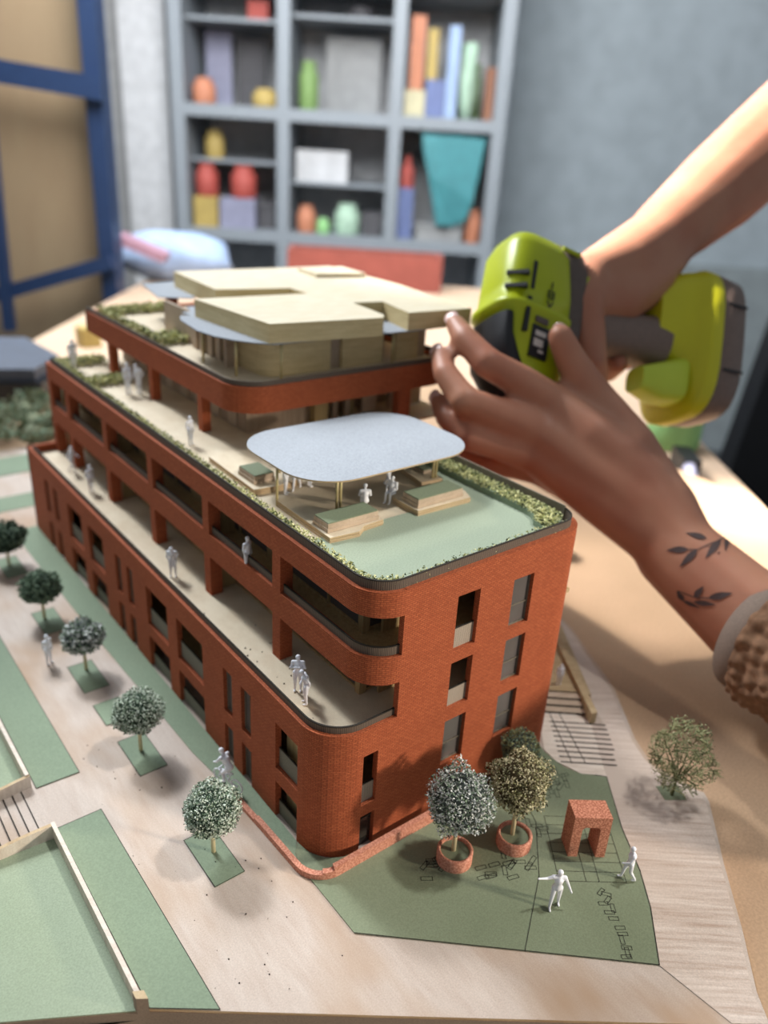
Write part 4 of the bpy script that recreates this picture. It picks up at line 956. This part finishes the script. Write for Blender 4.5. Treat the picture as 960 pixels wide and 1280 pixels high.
# white cube shelving
SHX = [-68.5, -37.2, -3.8, 27.0]; SHF, SHD = 265, 34
sh = rthing('shelving_unit', (-20, SHF, FL), 'tall white cube shelving unit against the back wall, filled with workshop things', 'shelf')
xs = [-99.5]+[x for x in SHX]
for i, x in enumerate(SHX): rob(MB().box(x-1.9, SHF, FL, x+1.9, SHF+SHD, 108), 'upright', 'shelf_white', sh)
for z in (106, 70.5, 35.5, .5, -34, -68):
    m = MB()
    for a, b in zip(SHX, SHX[1:]): m.box(a+1.9, SHF, z-1.7, b-1.9, SHF+SHD, z+1.7)
    rob(m, 'shelf_board', 'shelf_white', sh)
rob(MB().box(SHX[0], SHF+SHD, FL, SHX[-1], SHF+SHD+.6, 108), 'back_panel', 'c_white', sh)
def item(name, x, z, w, d, h, mat, label, cat, group='things on the white shelves', shape='box', y=None):
    y = SHF+4+rnd.uniform(0, 8) if y is None else y
    m = MB()
    if shape == 'box': m.box(x-w/2, y, z, x+w/2, y+d, z+h)
    elif shape == 'jar': m.lathe((x, y+w/2, z), [(w*.46, 0), (w*.5, h*.08), (w*.5, h*.72), (w*.36, h*.82), (w*.36, h)], 18)
    elif shape == 'bottle': m.lathe((x, y+w/2, z), [(w*.5, 0), (w*.5, h*.6), (w*.2, h*.78), (w*.2, h)], 16)
    elif shape == 'bag':
        P = []; n = 14
        for j in range(6):
            t = j/5
            for k in range(n):
                a = 2*PI*k/n; r_ = 1+.14*math.sin(3*a+j)+.08*math.cos(5*a-j*2); s_ = .55+.45*math.sin(PI*(.2+.8*t)) if t < .8 else .62+.3*t
                P.append((x+w/2*r_*s_*math.cos(a), y+d/2+d/2*r_*s_*math.sin(a), z+h*t))
        m.add(P, [(j*n+k, j*n+(k+1) % n, (j+1)*n+(k+1) % n, (j+1)*n+k) for j in range(5) for k in range(n)]+[tuple(range(n))[::-1], tuple(range(5*n, 6*n))], 0, smooth=True)
    elif shape == 'cloth':
        P = []; n = 14
        for yy in (y, y+d):
            for (u, v) in ((-.18, 0), (.1, .0), (.3, .08), (.38, .3), (.46, .6), (.5, .98), (.1, 1), (-.2, .99), (-.5, 1), (-.46, .8), (-.36, .55), (-.26, .25)):
                P.append((x+w*u, yy+.8*math.sin(9*u+5*v), z+h*v))
        n = len(P)//2
        m.add(P, [tuple(range(n)), tuple(range(2*n-1, n-1, -1))]+[(i, n+i, n+(i+1) % n, (i+1) % n) for i in range(n)])
    elif shape == 'lidbox':
        m.box(x-w/2, y, z, x+w/2, y+d, z+h*.82); m.box(x-w/2-.4, y-.4, z+h*.82, x+w/2+.4, y+d+.4, z+h)
    o = rob(m, name, mat, None, (x, y+d/2, z)); return tag(o, label, cat, group)
B0, B1, B2 = 2.2, 37.2, 72.2     # tops of the boards
for x0, x1, z in ((-66.5, -39.2, B0+20), (-35.2, -5.8, B0+15), (-66.5, -39.2, B1+23), (-35.2, -5.8, B1+25)):
    rob(MB().box(x0, SHF+6, z-1, x1, SHF+SHD, z), 'inner_shelf', 'shelf_white', sh)
Y = SHF+7
item('paint_tin', -62, B1, 7, 7, 7, 'c_orange', 'orange tin in the upper left cell of the white shelves', 'tin', shape='jar', y=Y-4)
item('paint_tin', -43.5, B1, 8, 7, 5, 'c_yellow', 'low yellow tin in the upper left cell of the white shelves', 'tin', shape='jar', y=Y-4)
item('drawing_board', -60, B1, 8, 2, 21, 'c_mauve', 'pale lilac board leaning in the upper left cell of the shelves', 'board', y=Y+12)
item('paper_pad', -50, B1, 9, 2, 19, 'c_dark', 'dark grey pad standing in the upper left cell of the shelves', 'pad', y=Y+14)
item('storage_box', -46, B1+23, 6, 9, 5, 'c_red', 'small red box lying high in the upper left cell', 'box', y=Y+2)
item('glue_bottle', -60, B0+20, 6, 6, 8, 'c_yellow', 'yellow pot high in the lower left cell of the shelves', 'bottle', shape='jar', y=Y)
item('storage_box', -52, B0, 11, 10, 9, 'c_mauve', 'lilac grey box low in the lower left cell of the shelves', 'box', y=Y-4)
item('storage_box', -62, B0, 7.4, 10, 9, 'c_yellow', 'amber box at the bottom left of the lower left cell', 'box', y=Y-4)
item('spray_can', -62, B0+9, 7, 7, 9.3, 'c_red', 'red can on the amber box in the lower left cell', 'can', shape='jar', y=Y-4)
item('spray_can', -50.5, B0+9, 8, 8, 9.3, 'c_red', 'red can on the lilac grey box in the lower left cell', 'can', shape='jar', y=Y-4)
item('tool_case', -43.2, B0, 5.6, 10, 8, 'c_dark', 'dark tool case in the lower left cell of the shelves', 'case', shape='lidbox', y=Y)
item('potted_cactus', -30.5, B1, 6, 6, 13, 'c_green', 'small green cactus in the upper middle cell of the shelves', 'plant', shape='jar', y=Y-3)
item('paper_pad', -18, B1, 17, 3, 21, 'c_grey', 'large grey pad in the upper middle cell of the shelves', 'pad', y=Y+12)
item('tape_roll', -16, B1+25, 8, 4, 3.5, 'c_dark', 'dark roll on the small inner shelf of the upper middle cell', 'tape', y=Y+2, shape='jar')
item('storage_box', -26, B0+15, 16, 12, 9, 'c_white', 'white box on the inner shelf of the lower middle cell', 'box', y=Y)
item('paint_tin', -30.5, B0, 6, 6, 8, 'c_orange', 'orange tin at the bottom of the lower middle cell', 'tin', shape='jar', y=Y-4)
item('paint_tin', -25, B0, 4, 4, 4.5, 'c_lime', 'small lime pot beside the orange tin in the lower middle cell', 'tin', shape='jar', y=Y-4)
item('glass_jar', -17.5, B0, 8, 8, 9, 'c_palegreen', 'pale glass jar at the bottom of the lower middle cell', 'jar', shape='jar', y=Y-4)
item('storage_box', -9.5, B0, 5.6, 8, 7, 'c_dark', 'small dark box right of the glass jar in the lower middle cell', 'box', y=Y-3)
item('book', 1.6, B1+7, 4, 9, 19, 'c_orange', 'orange folder standing on the cream box in the upper right cell', 'folder', y=Y-4)
item('storage_box', 1.6, B1, 6, 10, 7, 'c_cream', 'short cream box at the left of the upper right cell', 'box', y=Y-4)
item('book', 6.0, B1+10, 3, 9, 13, 'c_yellow', 'yellow folder on the blue box in the upper right cell', 'folder', y=Y-4)
item('storage_box', 7.6, B1, 5.6, 9, 10, 'c_blue', 'blue box at the bottom of the upper right cell of the shelves', 'box', y=Y-4)
item('book', 12.2, B1, 3.2, 9, 24, 'c_paleblue', 'pale blue folder in the middle of the upper right cell', 'folder', y=Y-4)
item('fabric_bag', 17.2, B1, 5.2, 9, 20, 'c_palegreen', 'pale green bag in the upper right cell of the shelves', 'bag', shape='bag', y=Y-4)
item('plant_pot', 20.2, B1, 4, 4, 16, 'c_green', 'green pot plant at the back right of the upper right cell', 'plant', shape='jar', y=Y+10)
item('book', 23.6, B1, 2.4, 9, 14, 'c_brown', 'maroon folder at the right end of the upper right cell', 'folder', y=Y-4)
item('storage_box', 11.7, B0, 14, 10, 5, 'c_grey', 'flat grey tray under the teal bag', 'tray', shape='lidbox', y=Y-6)
item('fabric_bag', 14, B0+5, 19, 9, 25.5, 'c_teal', 'large teal cloth bag filling the lower right cell of the shelves', 'bag', shape='cloth', y=Y-8)
item('storage_box', .8, B0, 4.6, 9, 15, 'c_blue', 'blue box left of the teal bag in the lower right cell', 'box', y=Y-4)
item('glue_bottle', .8, B0+15, 4.4, 5, 9, 'c_red', 'small red bottle on the blue box left of the teal bag', 'bottle', shape='bottle', y=Y-3)
item('paint_tin', 22.4, B0, 5, 5, 10, 'c_orange', 'orange pot right of the teal bag', 'tin', shape='jar', y=Y-5)
# grey cabinets left of the shelves
cb = rthing('tall_cabinet', (-98, 290, FL), 'tall grey metal cabinet left of the white shelving unit', 'cabinet')
rob(MB().box(-122, 280, FL, -74.5, 318, 108), 'body', 'c_grey', cb)
for k in range(3): rob(MB().box(-121+k*16, 278, FL+4, -107+k*16, 280, 105), 'door', 'c_white' if k != 1 else 'c_grey', cb)
rob(MB().box(-74.5, 279, FL, -71, 318, 108), 'side_post', 'c_dark', cb)
# blue steel rack with brown boards
rk = rthing('board_rack', (-70, 170, FL), 'blue steel rack holding large brown boards at the left', 'rack')
rob(MB().box(-120, 174, -20, -60.5, 176, 75), 'board', 'board_brown', rk)
for x, t in ((-59.3, 1.6), (-112, 1.6)): rob(MB().box(x-t, 168, FL, x+t, 173, 78), 'upright', 'frame_blue', rk)
for k in range(2):
    m = MB(); a, b = ((-77.5, 164), (-80.5, 166))[k], None
rob(MB().obox((-69, 166.9, 37.0), (12, 0, -1.2), (0, 1, 0), (.15, 0, 2.0)), 'cross_bar', 'frame_blue', rk)
rob(MB().obox((-72, 167, .2), (14, 0, 4.6), (0, 1, 0), (-.4, 0, 1.3)), 'cross_bar', 'frame_blue', rk)
rob(MB().obox((-79, 165, 14), (1.0, 0, 0), (0, 1, 0), (.9, 0, 24)), 'brace', 'frame_blue', rk)
rob(MB().box(-112, 168, -24, -59, 173, -20), 'shelf_bar', 'frame_blue', rk)
# things on the far part of the table
def sack(name, x, y, w, d, h, mat, label, cat, rz=0):
    m = MB(); P = []; n, q = 16, 7
    for j in range(q):
        t = j/(q-1)
        for k in range(n):
            a = 2*PI*k/n; s_ = math.sqrt(max(.02, 1-(2*t-1)**2*.8)); r_ = 1+.1*math.sin(3*a+j*1.3)
            P.append((x+w/2*s_*r_*math.cos(a), y+d/2*s_*r_*math.sin(a), -1.9+h*t))
    m.add(P, [(j*n+k, j*n+(k+1) % n, (j+1)*n+(k+1) % n, (j+1)*n+k) for j in range(q-1) for k in range(n)]+[tuple(range(n))[::-1], tuple(range((q-1)*n, q*n))], 0, smooth=True)
    return tag(rob(m, name, mat, None, (x, y, -1.95)), label, cat)
sack('paper_bag', -52, 190, 28, 13, 10.5, 'c_paleblue', 'large crumpled pale blue bag on the far left of the table', 'bag')
tag(rob(MB().obox((-55, 178, 6.5), (5, 0, -1.8), (0, 2.4, 0), (.3, 0, .9)), 'folded_cloth', 'c_pink', None, (-55, 178, 5)), 'pink folded cloth leaning on the pale blue bag', 'cloth')
o = rthing('storage_crate', (-7, 196, -1.95), 'long dark red crate on the far end of the table', 'crate')
rob(MB().box(-26, 193, -1.95, 10, 194, 6.2).box(-26, 201, -1.95, 10, 202, 6.2).box(-26, 194, -1.95, -25, 201, 6.2).box(9, 194, -1.95, 10, 201, 6.2), 'crate_wall', 'c_brick', o)
rob(MB().box(-25, 194, -1.95, 9, 201, -1.0), 'crate_bottom', 'c_brick', o)
# tray / laptop at the left, behind the model
lp = thing('laptop', (2, 92, -1.95), 'dark closed laptop lying behind the model at the left edge', 'laptop')
m = MB(); m.prism([(-16, 92), (11.5, 78), (16.5, 84), (15.5, 97), (-9, 108)], -1.95, 1.0); m.build('laptop_base', 'black_plastic', lp)
m = MB(); m.prism([(-15.5, 92.5), (11.2, 79), (15.8, 84.5), (15, 96), (-9, 107)], 1.0, 2.6); m.build('laptop_lid', 'slate_plastic', lp)
tag(MB().box(25.5, 104.5, -1.93, 28.5, 107.5, 1.0).build('storage_box', 'c_yellow', None, (27, 106, -1.93)), 'small yellow box on the table behind the far left corner of the model', 'box')
# mound of green flock at the far end of the base
sp = []
for _ in range(5200):
    x, y = rnd.uniform(-14, 12), rnd.uniform(60, 74)
    z = 1.9*(.5+noise.noise(V((x*.25, y*.25, 2))))+rnd.uniform(0, .5); sp.append((x, y, max(0, z)))
mm = MB()
for k in range(26):
    x, y = rnd.uniform(-13, 11), rnd.uniform(61, 73); mm.ball((x, y, .0), rnd.uniform(.9, 1.7), 0, 10, 6)
for (x, y, z) in sp:
    c = V((x, y, z)); d = [V((rnd.gauss(0, 1), rnd.gauss(0, 1), rnd.gauss(0, 1))).normalized()*.45 for _ in range(3)]
    mm.add([c+q for q in d], [(0, 1, 2)], rnd.choice((0, 0, 1)))
mm = mm.build('flock_mound', ['moss_far', 'leaf_mid'], base); mm['kind'] = 'stuff'
# right side: dark chair back, lime reel, small dark tool
ch = rthing('office_chair', (86, 132, FL), 'black office chair standing at the right behind the work table', 'chair')
rob(MB().obox((86, 152, -30), (19, 0, 1), (0, 3, 1.0), (3, -2, 38)), 'backrest', 'black_plastic', ch)
rob(MB().box(64, 112, -50, 108, 152, -44), 'seat', 'black_plastic', ch)
rob(MB().tube([(86, 132, FL+8), (86, 132, -48)], 2.5, 12), 'column', 'black_plastic', ch)
for k in range(5):
    a = 2*PI*k/5; rob(MB().tube([(86, 132, FL+9), (86+22*math.cos(a), 132+22*math.sin(a), FL+4)], [2.2, 1.4], 8), 'leg', 'black_plastic', ch)
tag(MB().lathe((71.5, 29.5, -1.95), [(3.0, 0), (3.2, .3), (3.2, 4.6), (3.0, 4.9), (1.6, 4.9), (1.6, 0)], 24).build('tape_roll', 'c_lime', None, (71.5, 29.5, -1.95)), 'bright lime roll of tape at the right edge of the table', 'tape')
cl = thing('hand_clamp', (66, 24, -1.95), 'dark hand clamp on the table beside the lime tape roll', 'clamp')
MB().obox((65, 23.5, -.9), (1.6, 1.8, 0), (-.7, .7, 0), (0, 0, 1.0)).build('clamp_body', 'black_plastic', cl)
MB().tube([(63.6, 22.2, -.8), (60.5, 19.6, -.9)], [.8, .7], 8).build('clamp_handle', 'c_mauve', cl)

cr = MB()
for _ in range(26):
    x, y = rnd.choice(((rnd.uniform(.5, 3.4), rnd.uniform(2.5, 14)), (rnd.uniform(.5, 3), rnd.uniform(5, 9)))); cr.ball((x, y, 6.43), rnd.uniform(.015, .05), 0, 5, 4)
tag(cr.build('crumbs', 'dark_line'), 'tiny dark crumbs scattered on the near part of the lower terrace', 'crumbs', None, 'stuff')
cr = MB()
for _ in range(45):
    x, y = rnd.uniform(-6.5, -1.6), rnd.uniform(-4, 14)
    cr.ball((x, y, .01 if not (-4.3 < x < -2.8) else .05), rnd.uniform(.012, .04), 0, 5, 4)
tag(cr.build('crumbs', 'dark_line'), 'tiny dark crumbs scattered on the pale street around the round trees', 'crumbs', None, 'stuff')

# ------------------------------------------------------------------ camera
fw_yaw, pitch, roll = .687, -.4324, .0615
fw = Vector((math.sin(fw_yaw)*math.cos(pitch), math.cos(fw_yaw)*math.cos(pitch), math.sin(pitch)))
rt = Vector((math.cos(fw_yaw), -math.sin(fw_yaw), 0)); up = rt.cross(fw)
r2 = rt*math.cos(roll)+up*math.sin(roll); u2 = -rt*math.sin(roll)+up*math.cos(roll)
cd = bpy.data.cameras.new('camera'); cam = bpy.data.objects.new('camera', cd); C.objects.link(cam)
cam.matrix_world = Matrix(((r2.x, u2.x, -fw.x, -15.0414*S), (r2.y, u2.y, -fw.y, -21.1643*S), (r2.z, u2.z, -fw.z, 29.9293*S), (0, 0, 0, 1)))
cd.sensor_fit = 'HORIZONTAL'; cd.sensor_width = 36; cd.lens = 1002.162/960*36
cd.clip_start = .01; cd.clip_end = 50
cd.dof.use_dof = True; cd.dof.focus_distance = 33.5*S; cd.dof.aperture_fstop = cd.lens/(.46*S*1000)
sc.camera = cam
# ------------------------------------------------------------------ light
w = bpy.data.worlds.new('World'); sc.world = w; w.use_nodes = True
bg = w.node_tree.nodes['Background']; bg.inputs[0].default_value = (.84, .92, 1, 1); bg.inputs[1].default_value = .28
def aim(o, loc, to): o.location = Vector(loc)*S; o.rotation_euler = (Vector(to)-Vector(loc)).to_track_quat('-Z', 'Y').to_euler()
def area(name, loc, to, size, power, col, spread=180):
    l = bpy.data.lights.new(name, 'AREA'); l.energy = power; l.size = size; l.color = col; l.shape = 'DISK'; l.spread = math.radians(spread)
    o = bpy.data.objects.new(name, l); C.objects.link(o); aim(o, loc, to); return o
def spot(name, loc, to, size, power, col, ang, blend=.3):
    l = bpy.data.lights.new(name, 'SPOT'); l.energy = power; l.shadow_soft_size = size; l.color = col; l.spot_size = math.radians(ang); l.spot_blend = blend
    o = bpy.data.objects.new(name, l); C.objects.link(o); aim(o, loc, to); return o
spot('window_light', (56, -20, 140), (1, 0, 0), .045, 37, (1, .985, .96), 17.5, .45)
spot('bench_lamp', (80, -110, 42), (8, 0, 5.5), .05, 62, (1, .88, .74), 13.5, .4)
area('back_window', (10, 180, 160), (8, 25, 10), .9, 36, (.86, .93, 1.0))
spot('sunbeam', (0, 175, 170), (40, 8, 0), .03, 24, (1, .92, .82), 18, .7)
spot('roof_fill', (-10, 170, 180), (8, 32, 15), .12, 105, (.96, .98, 1), 17, .6)  # added fill light that brightens the rear roof and decks, not a fixture
spot('sunbeam', (-45, 135, 150), (48, 17, 25), .03, 760, (1, .95, .9), 10.5, .3)
for to, ang, pw in (((59, 12, -2), 5.0, 620), ((30, 28, 20), 4.5, 230)):
    spot('sunbeam', (0, 175, 170), to, .03, pw, (1, .93, .84), ang, .35)
area('shelf_fill', tuple(RM @ V((-10, 120, 120))), tuple(RM @ V((-10, 290, 20))), .9, 40, (.95, .98, 1))  # added fill light for the back wall and into the shelf cells
v = sc.view_settings; sc.display_settings.display_device = 'sRGB'
v.view_transform = 'Standard'; v.look = 'None'; v.exposure = 0; v.gamma = 1; v.use_curve_mapping = False
